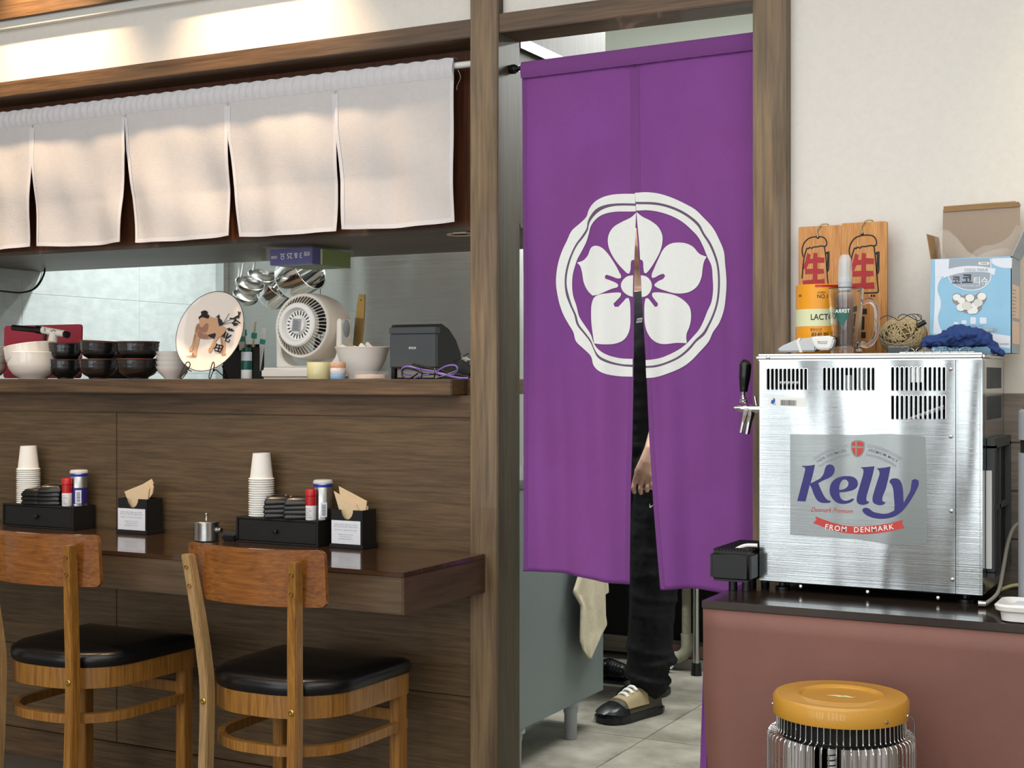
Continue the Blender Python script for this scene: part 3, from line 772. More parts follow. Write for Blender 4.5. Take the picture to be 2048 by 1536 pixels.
def dish_mesh():
    b = NB(); rows = []
    for s, z in ((.0345, 0), (.0375, .0015), (.0385, .005), (.0375, .009), (.034, .015), (.029, .021), (.0245, .0235), (.0165, .0235), (.0165, .018), (.026, .016), (.033, .006), (.0345, 0)):
        rows.append([b.verts.new((q[0], q[1], z)) for q in rrect(-s, s, -s, s, min(.006, s*.2), 3)])
    n = len(rows[0])
    for a, c in zip(rows, rows[1:]):
        for i in range(n): b.faces.new((a[i], a[(i+1) % n], c[(i+1) % n], c[i]))
    bmesh.ops.recalc_face_normals(b, faces=b.faces[:]); return b
def dish_stack(x, y, n, rz, which, grp):
    global dm, fm
    for k in range(n):
        t = thing('sauce_dish', ('topmost' if k == n-1 else ['lowest', 'second lowest', 'third lowest'][k])+' upturned black dish '+which, 'dish', (x+.001*math.sin(k*3), y, TB+k*.0125), rz+.05*math.sin(k*5), grp)
        if dm is None:
            o = obj('bowl', dish_mesh(), 'blackl', t, smooth=True); dm = o.data
            f = fill([rrect(-.0235, .0235, -.0235, .0235, .004, 3), rrect(-.0205, .0205, -.0205, .0205, .003, 3)]); 
            o = obj('foot_ring', f, 'china', t, loc=(0, 0, .0238)); fm = o.data
        else:
            obj('bowl', dm, None, t); obj('foot_ring', fm, None, t, loc=(0, 0, .0238))
g = 'black square dishes on the right drawer box'
dish_stack(X(556, 3.185), 3.185, 4, .62, 'next to the cups on the right drawer box', g)
dish_stack(X(597, 3.185), 3.185, 4, .55, 'next to the red shaker, right drawer box', g)
g = 'black square dishes on the left drawer box'
dish_stack(X(77, 3.18), 3.18, 3, .2, 'next to the cups on the left drawer box', g)
dish_stack(X(108, 3.19), 3.19, 4, .35, 'next to the red shaker, left drawer box', g)
def shaker(px, which):
    t = thing('pepper_shaker', 'red-capped pepper shaker on the %s drawer box' % which, 'shaker', (X(px, 3.165), 3.165, TB))
    r = .0148
    obj('body', lt([(0, .0002), (r-.001, .0002), (r, .002), (r, .04)], 24), 'paper', t, smooth=True)
    obj('red_label', lt([(r, .04), (r, .0645), (r-.0015, .066), (0, .066)], 24), 'red', t, smooth=True)
    obj('cap', lt([(r-.001, .066), (r+.0004, .0665), (r+.0004, .082), (r-.0015, .0845), (0, .0845)], 24), 'red', t, smooth=True)
    tx_ = NB()
    for i in range(5): box(tx_, -.008+.001*(i % 2), .009-.002*(i % 3), -r-.0003, -r+.004, .008+i*.006, .0092+i*.006)
    obj('label_print', tx_, 'inkg', t)
shaker(622, 'right'); shaker(134, 'left')
def canister(px, which):
    t = thing('seasoning_can', 'silver and blue seasoning can with clear lid on the %s drawer box' % which, 'can', (X(px, 3.2), 3.2, TB))
    r = .0255
    obj('body', lt([(0, .0002), (r, .0002), (r, .098), (r-.001, .1)], 32), 'steelm', t, smooth=True)
    obj('blue_band', lt([(r+.0002, .089), (r+.0004, .0891), (r+.0004, .0965), (r+.0002, .0966)], 32), 'blue2', t, smooth=True)
    if which == 'left': obj('blue_label', lt([(r+.0002, .006), (r+.0004, .0061), (r+.0004, .055), (r+.0002, .0551)], 32), 'navy', t, smooth=True)
    obj('lid', lt([(0, .1015), (r-.001, .1015), (r+.0018, .099), (r+.002, .103), (r-.001, .108), (.01, .109), (0, .109)], 32), 'lgrey', t, smooth=True)
    a0, a1 = (-70, -30)
    b = NB(); grid(b, 8, 1, lambda u, v: V(((r+.0006)*math.cos(math.radians(a0+(a1-a0)*u)), (r+.0006)*math.sin(math.radians(a0+(a1-a0)*u)), .008+.04*v))); obj('barcode_label', b, 'note', t)
    b = NB()
    for i in range(9):
        grid(b, 4, 1, lambda u, v: V(((r+.0009)*math.cos(math.radians(a0+8+24*u)), (r+.0009)*math.sin(math.radians(a0+8+24*u)), .012+i*.0035+.0016*v)))
    obj('barcode', b, 'ink', t)
canister(646, 'right'); canister(158, 'left')
def napkin_box(x0, x1, lab, style):
    t = thing('napkin_box', lab, 'napkin box', ((x0+x1)/2, 3.2, TT), 0, 'napkin boxes on the counter'); w_ = (x1-x0)/2
    obj('foot', bx(-w_-.004, w_+.004, -.040, .034, .0005, .011, .001), 'blackm', t)
    fr = [(-w_, .011), (w_, .011), (w_, .104)]+[(w_*.40*math.cos(a)*1.0, .104-.026*math.sin(a)**1.0) for a in [PI*i/12 for i in range(13)]]+[(-w_, .104)]
    obj('front_panel', prism(NB(), fr, .0315, .0355, RX), 'black', t)
    b = NB(); box(b, -w_, w_, .027, .031, .011, .104); box(b, -w_, -w_+.004, -.0315, .027, .011, .104); box(b, w_-.004, w_, -.0315, .027, .011, .104)
    obj('case', b, 'blackm', t)
    n_ = obj('note', bx(-w_+.001, w_-.006, -.0366, -.0360, .012, .075), 'note', t)
    for i, (L_, z_) in enumerate(((.8, .064), (.84, .058), (.0, .0), (.78, .049), (.5, .037), (.4, .031), (.5, .025))):
        if L_:
            tx_ = textbm(['종업원 호출은 벨을 눌러 주세요', '물과 반찬은 셀프로 이용해 주세요', '', '맛있게 드시고 즐거운 하루 되세요', '영업시간 안내', '저녁 라스트오더', '일요일은 쉽니다'][i], .0042)
            xs_ = [v.co.x for v in tx_.verts]; s_ = (w_*2*.92*L_)/max(1e-6, max(xs_)-min(xs_))
            mapped(tx_, lambda x, y, z: (x*s_-.003, -.0369, z_+y)); obj('note_text', tx_, 'inkg', n_)
    nk = 'napkins in the '+('right' if style else 'left')+' napkin box'
    if style:
        sh = [([(-.058, .152), (.018, .118), (.034, .09), (-.024, .055), (-.03, .075)], 0), ([(-.045, .165), (.05, .128), (.045, .09), (-.01, .06), (-.035, .1)], .006), ([(-.03, .15), (.05, .112), (.047, .07), (-.02, .06)], .012)]
    else:
        sh = [([(-.045, .122), (.03, .15), (.045, .135), (.04, .1), (.0, .055), (-.03, .09)], 0), ([(-.03, .115), (.045, .158), (.055, .14), (.052, .12), (.0, .06)], .006), ([(-.04, .118), (.042, .162), (.05, .15), (.0, .06)], .012)]
    for i, (p, dy) in enumerate(sh):
        nm = thing('napkin', ['front', 'middle', 'back'][i]+' folded brown napkin sticking out of the '+('box with napkins fanned right, near the doorway' if style else 'box near the left chair'), 'napkin', (t.location.x, 3.185+dy, TT+.012), 0, nk)
        poly = [(x*(w_/.052), z-.012) for x, z in p]
        poly[0] = poly[0]; 
        b = NB(); prism(b, poly, 0, .0014, RX); prism(b, [(x*.97+.001, z*.985) for x, z in poly], .0018, .003, RX)
        obj('sheet', b, 'kraft', nm)
napkin_box(X(663, 3.165), X(725, 3.165), 'black napkin box with a white note, nearest the doorway post', 1)
napkin_box(X(236, 3.165), X(294, 3.165), 'black napkin box with a white note, between the two chairs', 0)
# small saucepan
sp = thing('sauce_pot', 'small steel lidded pot with a ball knob on the counter', 'pot', (X(413, 3.13), 3.13, TT))
obj('pot', lt([(0, .0006), (.034, .0006), (.036, .003), (.036, .053), (.0345, .053), (.0345, .004), (0, .004)], 40), 'steelm', sp, smooth=True)
ld = obj('lid', lt([(0, .060), (.030, .0595), (.0375, .056), (.0395, .0545), (.0395, .052), (.036, .0535)], 40), 'steelm', sp, smooth=True)
obj('lid_knob', lt([(0, .0595), (.004, .0595), (.0035, .064), (.0025, .068), (.0048, .072), (.0045, .077), (.002, .0795), (0, .08)], 20), 'steelm', ld, smooth=True)
obj('spout', lt([(0, 0), (.009, 0), (.007, .016), (.005, .016), (.005, .002)], 16, T(.034, .004, .032) @ Matrix.Rotation(PI/2, 4, 'Y')), 'steelm', sp, smooth=True)
bs = thing('scrub_brush', 'black bristle brush lying between the steel pot and the drawer box', 'brush', (X(458, 3.15), 3.15, TT))
obj('handle', bx(-.022, .030, -.012, .012, .001, .018, .006), 'black', bs, smooth=True)
b = NB()
for i in range(9):
    for j in range(4): cyl(b, (-.018+i*.005, -.008+j*.005, .017), (-.020+i*.005, -.009+j*.006, .027), .0012, .0008, 5)
o = obj('bristles', b, 'dgrey', bs); o['kind'] = 'stuff'
# ================================================================== THINGS ON THE HATCH SHELF
SS = SILL+.0006
def lab(): pass
def bowl(name, m, label, px, Y, z, prof, group=None, tilt=None, rim=None, n=40, cat='bowl'):
    t = thing(name, label, cat, (X(px, Y), Y, z), 0, group)
    if tilt: t.rotation_euler = tilt
    obj('bowl', lt(prof, n), m, t, smooth=True)
    if rim: obj('rim', lt(rim, n), 'brownrim', t, smooth=True)
    return t
big = [(0, .004), (.040, .004), (.042, 0), (.046, 0), (.048, .006), (.066, .020), (.078, .042), (.0815, .060), (.0815, .090), (.083, .110), (.0815, .112), (.080, .110), (.078, .070), (.06, .028), (.03, .012), (0, .010)]
g = 'white bowls on the hatch shelf'
bowl('rice_bowl', 'china', 'big white bowl carrying a tilted one, second from the left shelf end', 66, 3.42, SS, [(r, z*.80) for r, z in big], g)
bowl('rice_bowl', 'china', 'tilted white bowl resting inside the big white bowl', 64, 3.42, SS+.033, [(r*.99, z*.72) for r, z in big], g, (.02, -.16, 0))
for k in range(4):
    bowl('rice_bowl', 'china', ['lowest', 'second lowest', 'third', 'topmost'][k]+' white bowl of the stack cut by the left edge', -38, 3.40, SS+.0005+k*.0135, [(r, z*.62) for r, z in big], 'white bowls stacked at the left edge')
blk = [(0, .003), (.024, .003), (.026, 0), (.030, 0), (.031, .005), (.047, .014), (.057, .026), (.0610, .038), (.0600, .045), (.0625, .052), (.0615, .058), (.0635, .064), (.0615, .0645), (.059, .052), (.053, .028), (.02, .01), (0, .009)]
rimp = [(.0634, .061), (.0640, .064), (.0625, .0652), (.0612, .0645)]
g = 'black glazed bowls stacked in pairs'
for px, dz, nm, tl in ((131, 0, 'left', None), (197, .004, 'middle', (0, .06, 0)), (276, 0, 'right', None)):
    k = .86 if nm == 'left' else (1.0 if nm == 'middle' else 1.07)
    P = [(r*k, z) for r, z in blk]; R_ = [(r*k, z) for r, z in rimp]; Y = 3.47 if nm == 'left' else 3.44
    bowl('black_bowl', 'blackbowl', 'lower black glazed bowl of the %s pair on the shelf' % nm, px, Y, SS, P, g, None, R_)
    bowl('black_bowl', 'blackbowl', 'upper black glazed bowl of the %s pair on the shelf' % nm, px, Y, SS+.0545+dz, [(r, z*.98) for r, z in P], g, tl, R_)
sm = [(0, .003), (.022, .003), (.024, 0), (.026, 0), (.027, .004), (.045, .022), (.051, .036), (.0525, .040), (.051, .0405), (.048, .034), (.02, .008), (0, .007)]
for k in range(4):
    bowl('small_bowl', 'china', ['lowest', 'second lowest', 'third', 'topmost'][k]+' small white bowl stacked left of the porcelain plate', 345, 3.46, SS+k*.0155, sm, 'small white bowls left of the plate')
# red board and gas torch
rb = thing('cutting_board', 'red plastic board standing behind the white bowls', 'board', (X(85, 3.62), 3.62, SS))
obj('board', prism(NB(), rrect(X(8, 3.62)-X(85, 3.62), X(162, 3.62)-X(85, 3.62), .002, Z(85, 650, 3.62)-SS, .012), -.004, .004, T(0, .0, 0) @ RX), 'redt', rb, rot=(-.03, 0, 0))
tc_ = thing('kitchen_torch', 'ivory and black gas torch head lying above the white bowl', 'torch', (X(85, 3.50), 3.50, Z(85, 664, 3.50)))
td = thing
A = lambda px, py: at(px, py, 3.50)
def seg(b, p, q, r0, r1=None): cyl(b, A(*p), A(*q), r0, r1, 20)
obj('flame_tube', (lambda b: (seg(b, (26, 655), (76, 660), .0098), b)[1])(NB()), 'black', tc_, world=True, smooth=True)
obj('collar', (lambda b: (seg(b, (74, 659), (86, 661), .0135), b)[1])(NB()), 'black', tc_, world=True, smooth=True)
body = NB(); seg(body, (85, 660), (130, 668), .0125, .0118); seg(body, (108, 664), (104, 692), .0135, .018)
tbdy = obj('body', body, 'fanw', tc_, world=True, smooth=True)
obj('knob', (lambda b: (seg(b, (129, 668), (136, 670), .0115), b)[1])(NB()), 'black', tc_, world=True, smooth=True)
obj('trigger', (lambda b: (seg(b, (90, 668), (88, 690), .006), b)[1])(NB()), 'black', tc_, world=True, smooth=True)
b = NB()
for i in range(4): 
    q = at(89.5, 657+i*1.7, 3.4865); box(b, q.x-.0035, q.x+.0035, q.y-.0005, q.y, q.z-.0006, q.z+.0006)
mapped_ = strokes([[(101, -660), (103, -663), (106, -659), (111, -663)]], 1.3, lambda x, y, z: at(x, -y, 3.4860)); obj('print', b, 'ink', tbdy, world=True); obj('print', mapped_, 'ink', tbdy, world=True)
# dark metal lid behind
dl = thing('pot_lid', 'dark metal lid with a small knob leaning behind the black bowls', 'lid', (X(236, 3.66), 3.66, SS))
b = NB(); prism(b, [(-.085, .0), (-.085, .095), (-.06, .118), (-.005, .118), (.0, .113), (.055, .100), (.09, .085), (.09, .0)], -.02, .02, RX)
bmesh.ops.bevel(b, geom=b.edges[:], offset=.006, segments=3, affect='EDGES')
obj('lid', b, 'dsteel', dl, smooth=True); obj('knob', cyl(NB(), (.004, 0, .112), (.004, 0, .126), .005), 'black', dl, smooth=True)
# plate on wire stand: frame of reference leaning back
PLY = 3.375
pc0 = at(423, 664, PLY+.03); PR = .128
lean = math.radians(17)
plt_ = thing('display_plate', 'cream porcelain plate printed with a crouching wrestler on a wire stand', 'plate', pc0); plt_.rotation_euler = (-lean, 0, 0)
# local: x right, z up (leaning), front faces -y
RXm = Matrix.Rotation(PI/2, 4, 'X')
obj('plate', lt([(0, -.0015), (PR*.62, -.0005), (PR*.9, .005), (PR, .010), (PR+.0012, .0095), (PR*.93, .001), (PR*.6, -.006), (0, -.006)], 72, RXm), 'plate', plt_, smooth=True)
obj('rim_line', lt([(PR-.0006, .0103), (PR+.0008, .0108), (PR+.0018, .0100), (PR+.001, .0088)], 72, RXm), 'dgrey', plt_, smooth=True)
# map crop pixels (7.68x of px 340.., py 570..) to the plate's plane
nrm = V((0, -math.cos(lean), math.sin(lean)))
def onplate(Xp, Yp, off=.0045):
    r = ray(340+Xp/7.68, 570+Yp/7.68); o = V((0, 0, EYE)); c = V(pc0)
    k = (c-o).dot(nrm)/r.dot(nrm); p = o+r*k-c
    q = Matrix.Rotation(lean, 3, 'X') @ p
    rr = math.hypot(q.x, q.z)/PR
    d = .0016-(.0055 if rr > .62 else 0)*0-(.006*max(0, rr-.62)/.28)
    return V((q.x, min(-.0006, -(.0022+max(0, rr-.6)*.020))+off*0, q.z))
def decalp(name, poly, m, d=0, sm=True):
    bm = fill([soft(fl_(poly), 3) if sm else fl_(poly)], 0, 60); mapped(bm, lambda x, y, z: onplate(x, -y)-V((0, d, 0))); return obj(name, bm, m, plt_)
decalp('wrestler_print', [(455,500),(600,480),(660,500),(740,510),(765,560),(770,620),(840,640),(862,680),(850,740),(800,800),(850,880),(860,960),(860,1040),(885,1075),(805,1085),(800,1000),(820,930),(790,860),(770,790),(740,830),(700,890),(670,960),(650,1030),(605,1040),(595,1000),(630,940),(670,860),(700,800),(700,740),(640,820),(560,832),(470,815),(455,850),(440,930),(420,1000),(415,1105),(330,1112),(250,1108),(350,1080),(372,1050),(365,960),(345,1020),(310,1028),(308,980),(340,930),(360,840),(385,740),(400,650),(420,600),(455,590)], 'pskin')
decalp('wrestler_print', [(455,700),(520,750),(600,770),(600,820),(540,832),(470,815),(440,800),(430,740)], 'pskin2', .0003)
decalp('wrestler_print', [(455,590),(470,640),(500,655),(560,590),(600,600),(590,690),(560,740),(500,730),(450,690),(400,750),(410,640)], 'pskin2', .0002)
decalp('wrestler_print', [(385,760),(410,770),(372,930),(372,1060),(405,1105),(375,1108),(350,1090),(368,960)], 'pskin2', .0003)
decalp('wrestler_print', [(790,800),(815,870),(830,960),(830,1050),(805,1085),(800,1000),(785,870)], 'pskin2', .0003)
decalp('hair_print', [(445,500),(490,460),(485,420),(520,400),(560,398),(590,420),(580,455),(615,470),(600,520),(560,515),(520,500),(470,510),(455,540)], 'ink', .0005)
decalp('belt_print', [(590,770),(700,740),(715,770),(690,830),(640,815),(605,795)], 'pink', .0005)
decalp('belt_print', [(740,500),(800,540),(825,600),(800,625),(765,640),(745,560)], 'pink', .0005)
decalp('belt_print', [(705,488),(740,480),(758,450),(770,490),(760,515)], 'ink', .0006, False)
def brush(paths, w_, m='ink'):
    bm = strokes(paths, w_, lambda x, y, z: onplate(x, -y)-V((0, .0008, 0))); return obj('brush_writing', bm, m, plt_)
fp = lambda P: [(x, -y) for x, y in P]
brush([fp(spl2) for spl2 in ([(820,610),(870,520),(920,440)], [(820,605),(880,560),(950,530)], [(830,610),(900,590),(960,575)])], 7, 'ink')
brush([fp(q) for q in ([(1075,420),(1085,470),(1070,510)], [(1110,430),(1080,480),(1040,500)], [(925,515),(980,525),(1040,500),(1090,520)], [(1040,490),(1010,560),(960,600)], [(1000,545),(1060,570),(1105,600)], [(990,590),(1000,635)], [(1000,600),(1060,600),(1050,625)], [(1000,620),(1045,622)])], 20)
brush([fp(q) for q in ([(880,675),(930,690),(995,712)], [(925,660),(910,710)], [(960,675),(945,715)], [(870,720),(840,760),(800,800)], [(850,760),(835,820)], [(950,770),(900,810),(860,820)], [(900,740),(875,800),(860,860),(910,885),(925,840)])], 20)
brush([fp(q) for q in ([(730,900),(705,960),(680,990)], [(720,925),(780,930),(830,945)], [(825,940),(800,1000),(770,1050)], [(770,930),(745,1020)], [(710,965),(800,985)], [(690,1010),(770,1030)])], 19)
# stand
ws = thing('plate_stand', 'black bent-wire easel under the porcelain plate', 'plate stand', (pc0.x, 3.36, SS))
def wl_(pts, Ys): return [at(340+a/7.68, 570+c/7.68, y) for (a, c), y in zip(pts, Ys)]
w1 = spl(wl_([(330,1325),(285,1300),(310,1225),(290,1185),(250,1200),(190,1310),(150,1400),(165,1440),(200,1420),(270,1330)], [3.40,3.37,3.345,3.343,3.345,3.335,3.33,3.33,3.34,3.37]), 5)
w2 = spl(wl_([(690,1310),(665,1320),(682,1230),(668,1185),(648,1210),(620,1310),(600,1400),(605,1442),(622,1430),(660,1330),(700,1300),(800,1380),(893,1440),(850,1350),(800,1240)], [3.40,3.37,3.345,3.343,3.345,3.335,3.33,3.33,3.34,3.37,3.42,3.45,3.48,3.46,3.43]), 5)
for w_ in (w1, w2):
    for p in w_: p.z = max(p.z, SS+.0016)
    obj('wire', tb(w_, .0016, 7), 'black', ws, world=True, smooth=True)
# black organiser with glue and wrapped chopstick packets
ob = thing('desk_organiser', 'black upright holder standing between the plate and the fan', 'holder', (X(487, 3.56), 3.56, SS))
ww = X(516, 3.56)-X(457, 3.56)
b = NB(); box(b, -ww/2, ww/2, -.03, .03, 0, .004); box(b, -ww/2, -ww/2+.003, -.03, .03, .004, .10); box(b, ww/2-.003, ww/2, -.03, .03, .004, .10); box(b, -ww/2, ww/2, .027, .03, .004, .11); box(b, -ww/2, ww/2, -.03, -.027, .004, .09)
obj('holder', b, 'black', ob)
gt = thing('glue_bottle', 'green-capped squeeze bottle with a pale label before the black holder', 'bottle', (X(493, 3.46), 3.46, SS))
obj('bottle', lt([(0, 0), (.0155, 0), (.0165, .003), (.0165, .075), (.014, .085), (0, .085)], 20), 'teal', gt, smooth=True)
obj('label', lt([(.0168, .001), (.0169, .0012), (.0169, .028), (.0168, .0281)], 20), 'paper', gt, smooth=True)
obj('label', lt([(.0168, .056), (.0169, .0562), (.0169, .083), (.0168, .0831)], 20), 'boxwhite', gt, smooth=True)
obj('cap', lt([(.0, .085), (.013, .085), (.014, .088), (.013, .095), (0, .096)], 20), 'teal', gt, smooth=True)
for k, (px, ly, lean_) in enumerate(((487, 650, .05), (503, 640, .12), (495, 632, -.1), (510, 655, .2))):
    t = thing('chopstick_packet', ['white paper packet with a teal band, leftmost in the holder', 'clear wrapped packet leaning right in the black holder', 'tall thin packet at the back of the black holder', 'short packet with teal tip beside the fan'][k], 'packet', (X(px, 3.56), 3.545+.008*k, SS+.005), 0, 'wrapped packets in the black holder')
    h = (Z(px, ly, 3.56)-SS-.005); t.rotation_euler = (0, lean_, 0)
    obj('wrapper', bx(-.009, .009, -.002, .002, 0, h, .001), 'clearp' if k in (1, 2) else 'paper', t)
    obj('band', bx(-.0093, .0093, -.0023, .0023, h*.68, h*.78), 'teal2', t)
    obj('stick', bx(-.003, .003, -.0015, .0015, .004, h*.97), 'bamboo' if k != 1 else 'kraft', t)
# desk fan ------------------------------------------------------
FY = 3.50
fz = Z(600, 655, FY); fx = X(603, FY)
fan = thing('desk_fan', 'ivory round desk fan seen from behind in a U-shaped yoke', 'fan', (fx, FY+.02, SS))
hz_ = fz-SS
yk = lambda y: y-(FY+.02)
bL, bR = X(518, 3.42)-fx, X(660, 3.42)-fx
obj('base', bx(bL, bR, -.095, .095, 0, .034, .008, seg=3), 'fanw', fan, smooth=True)
# yoke: U-shaped flat band
yo = [(bL+.006, .03)]+[(bL+.008, .05), (bL+.008, hz_-.0)]
W2 = (bR-bL)/2-.010; cx = (bL+bR)/2
outp = [(-W2, .034), (-W2, hz_+.012)]+[(-W2+.009-.009*math.cos(a), hz_+.012+.012*math.sin(a)) for a in [PI*i/8 for i in range(9)]]+[(-W2+.018, .085)]
n_ = 10
inn = [(-W2+.018+.05*(1-math.cos(PI/2*i/n_)), .085-.045*math.sin(PI/2*i/n_)) for i in range(n_+1)]
inn2 = [(-x, z) for x, z in inn[::-1]]
rt = [(-x, z) for x, z in outp[::-1]]
P = outp+inn+inn2+rt
obj('yoke', (lambda b: (bmesh.ops.bevel(b, geom=[e for e in b.edges if len(e.link_faces) == 2 and e.calc_face_angle(0) > 1.2], offset=.003, segments=2, affect='EDGES'), b)[1])(prism(NB(), P, -.028, .028, T(cx, 0, 0) @ RX)), 'fanw', fan, smooth=True)
for s in (1, -1):
    obj('tilt_cap', lt([(0, .0015), (.016, .0015), (.018, 0), (0, 0)], 32, T(cx+s*(W2+.0005), .0, hz_-.005) @ Matrix.Rotation(s*PI/2, 4, 'Y') @ Matrix.Diagonal((1.5, 1, 1, 1))), 'grey', fan, smooth=True)
HR = W2-.0225
tilt = Matrix.Rotation(math.radians(-4), 4, 'X')
hm = T(cx, 0, hz_) @ tilt
RB = Matrix.Rotation(-PI/2, 4, 'X')     # lathe axis z -> +y (front of the fan)
sh = lt([(HR*.90, -.058), (HR*.97, -.060), (HR*1.02, -.052), (HR*1.05, -.02), (HR*1.06, .01), (HR*1.03, .045), (HR*.98, .062), (HR*.92, .066), (HR*.90, .060), (HR*.98, .02), (HR*.96, -.04), (HR*.90, -.05), (HR*.90, -.058)], 64, hm @ RB)
head = obj('housing', sh, 'fanp', fan, smooth=True)
obj('rear_ring', lt([(HR*.90, -.0575), (HR*.985, -.0615), (HR*1.01, -.056), (HR*.98, -.053), (HR*.90, -.052)], 64, hm @ RB), 'fanw', fan, smooth=True)
MR = HR*.66; my = -.088
mh = obj('motor_housing', lt([(MR, -.062), (MR+.003, -.075), (MR+.002, my), (MR-.002, my-.004), (MR*.80, my-.004), (MR*.74, my+.002), (MR*.70, my+.012), (MR*.42, my+.013), (MR*.42, my+.004), (MR*.40, my+.001), (0, my+.001)], 56, hm @ T(-.0, 0, 0) @ RB), 'white', fan, smooth=True)
vb = NB()
for i in range(22):
    a = 2*PI*i/22
    box(vb, MR*.46, MR*.66, -.0016, .0016, my+.0115, my+.0122, mtx=hm @ RB @ Matrix.Rotation(a, 4, 'Z'))
obj('vent_slots', vb, 'dark', mh)
obj('rating_label', bx(-.016, .016, my-.0003, my+.0008, -.021, .018, mtx=None), 'grey', mh, loc=(cx, 0, hz_), rot=(math.radians(-4), .08, 0))
lb = NB()
for i in range(9): box(lb, -.012, .012-.004*(i % 3), my-.0008, my, -.017+i*.0035, -.0158+i*.0035)
obj('label_print', lb, 'dgrey', mh, loc=(cx, 0, hz_), rot=(math.radians(-4), .08, 0))
rm = None
for i in range(48):
    a = 2*PI*i/48
    if rm is None:
        b = NB(); tube(b, [(MR+.001, 0, my+.006), (MR+.008, 0, -.078), (HR*.90, 0, -.064), (HR*.93, 0, -.057)], .0011, 5); 
        o = obj('grille_rib', b, 'fanw', fan); rm = o.data
    else: o = obj('grille_rib', rm, None, fan)
    o.matrix_local = hm @ RB @ Matrix.Rotation(a, 4, 'Z')
fbm = NB()
lathe(fbm, [(0, -.03), (.026, -.03), (.028, -.01), (.02, .03), (0, .032)], 24, hm @ RB)
obj('fan_hub', fbm, 'dgrey', fan, smooth=True)
bmh = None
for i in range(5):
    if bmh is None:
        b = grid(NB(), 8, 4, lambda u, v: V(((.024+(HR*.86-.024)*u)*math.cos(-.42+.85*v), (.024+(HR*.86-.024)*u)*math.sin(-.42+.85*v), -.018+.034*v)))
        o = mod_solid(obj('fan_blade', b, 'dgrey', fan, smooth=True), .0015); bmh = o.data
    else: o = mod_solid(obj('fan_blade', bmh, None, fan), .0015)
    o.matrix_local = hm @ RB @ Matrix.Rotation(2*PI*i/5, 4, 'Z')
# front grille rings
b = NB()
for r in (.25, .45, .65, .85): lathe(b, [(HR*r-.001, .060), (HR*r, .062), (HR*r+.001, .060)], 40, hm @ RB)
for i in range(16): tube(b, [(.01, 0, .061), (HR*.93, 0, .061)], .001, 4); bmesh.ops.transform(b, matrix=Matrix.Identity(4), verts=[])
obj('front_grille', b, 'fanw', fan)
# tapes
def roll(px, Y, z, r, ri, h, m, lab, core='kraft'):
    t = thing('tape_roll', lab, 'tape', (X(px, Y), Y, z), 0, 'tape rolls beside the fan')
    obj('tape', lt([(ri, 0), (r, 0), (r+.0003, .0005), (r+.0003, h-.0005), (r, h), (ri, h)], 40), m, t, smooth=True)
    obj('core', lt([(ri, 0), (ri-.0015, 0), (ri-.0015, h), (ri, h)], 32), core, t, smooth=True)
roll(639, 3.32, SS, .0355, .026, .048, 'tapeb', 'wide beige packing tape roll standing at the shelf edge')
roll(676, 3.30, SS, .0215, .015, .0145, 'tapec', 'blue patterned tape roll, lowest of the narrow stack')
roll(676, 3.30, SS+.0148, .0215, .015, .0165, 'tapew', 'white patterned tape roll in the middle of the narrow stack')
roll(676, 3.30, SS+.0316, .0215, .015, .0155, 'tapeo', 'orange patterned tape roll on top of the narrow stack')
# white bowl with wrapped sticks
bt2 = bowl('serving_bowl', 'white', 'white flared bowl full of wrapped spoons beside the tapes', 725, 3.43, SS, [(0, .003), (.035, .003), (.037, 0), (.040, 0), (.043, .012), (.066, .05), (.078, .088), (.0815, .092), (.0795, .093), (.075, .086), (.04, .016), (0, .012)])
for k in range(8):
    a = -.9+k*.26; x0 = -.055+k*.015
    t = thing('wrapped_spoon', ['brown-handled spoon sticking out furthest left of the white bowl', 'white paper wrapper tip beside the brown spoon in the bowl', 'second white wrapped spoon from the left in the bowl', 'beige wrapped spoon left of the bowl middle', 'wrapped spoon at the middle of the white bowl', 'wrapped spoon right of the bowl middle', 'second wrapped spoon from the right in the bowl', 'rightmost wrapped spoon in the white bowl'][k], 'spoon', (bt2.location.x+x0*.9, 3.43+.012*(k % 3-1), SS+.078), 0, 'wrapped spoons in the white bowl')
    t.rotation_euler = (.1, -1.15+.12*(k % 4), .4*(k % 2))
    obj('wrapper', bx(-.006, .006, -.0025, .0025, -.02, .038, .002), ['kraft', 'paper', 'white', 'cardg', 'paper', 'fanp', 'paper', 'fanp'][k], t)
bs_ = thing('bamboo_tongs', 'tall flat bamboo handle standing behind the white bowl', 'utensil', (X(710, 3.60), 3.60, SS))
bs_.rotation_euler = (0, .10, 0)
hh = Z(716, 588, 3.60)-SS
b = NB(); prism(b, soft([(-.013, 0), (.013, 0), (.0135, hh*.9), (.010, hh), (-.008, hh), (-.0125, hh*.9)], 3), -.004, .004, RX); obj('handle', b, 'bamboo', bs_)
obj('dark_wrap', bx(-.0142, .0142, -.0055, .0055, 0, hh*.72), 'bamb2', bs_); obj('hanging_hole', cyl(NB(), (.001, -.0046, hh*.93), (.001, -.004, hh*.93), .0022), 'dark', bs_)
# clear lidded box
cb = thing('clear_tub', 'clear round plastic tub lying before the white bowl', 'container', (X(742, 3.31), 3.31, SS))
obj('tub', lt([(0, .0005), (.047, .0005), (.049, .002), (.049, .018), (.0505, .019), (.0505, .022), (0, .022)], 40), 'clearp', cb, smooth=True)
obj('contents', lt([(0, .002), (.044, .002), (.044, .012), (0, .014)], 32), 'peach', cb, smooth=True)
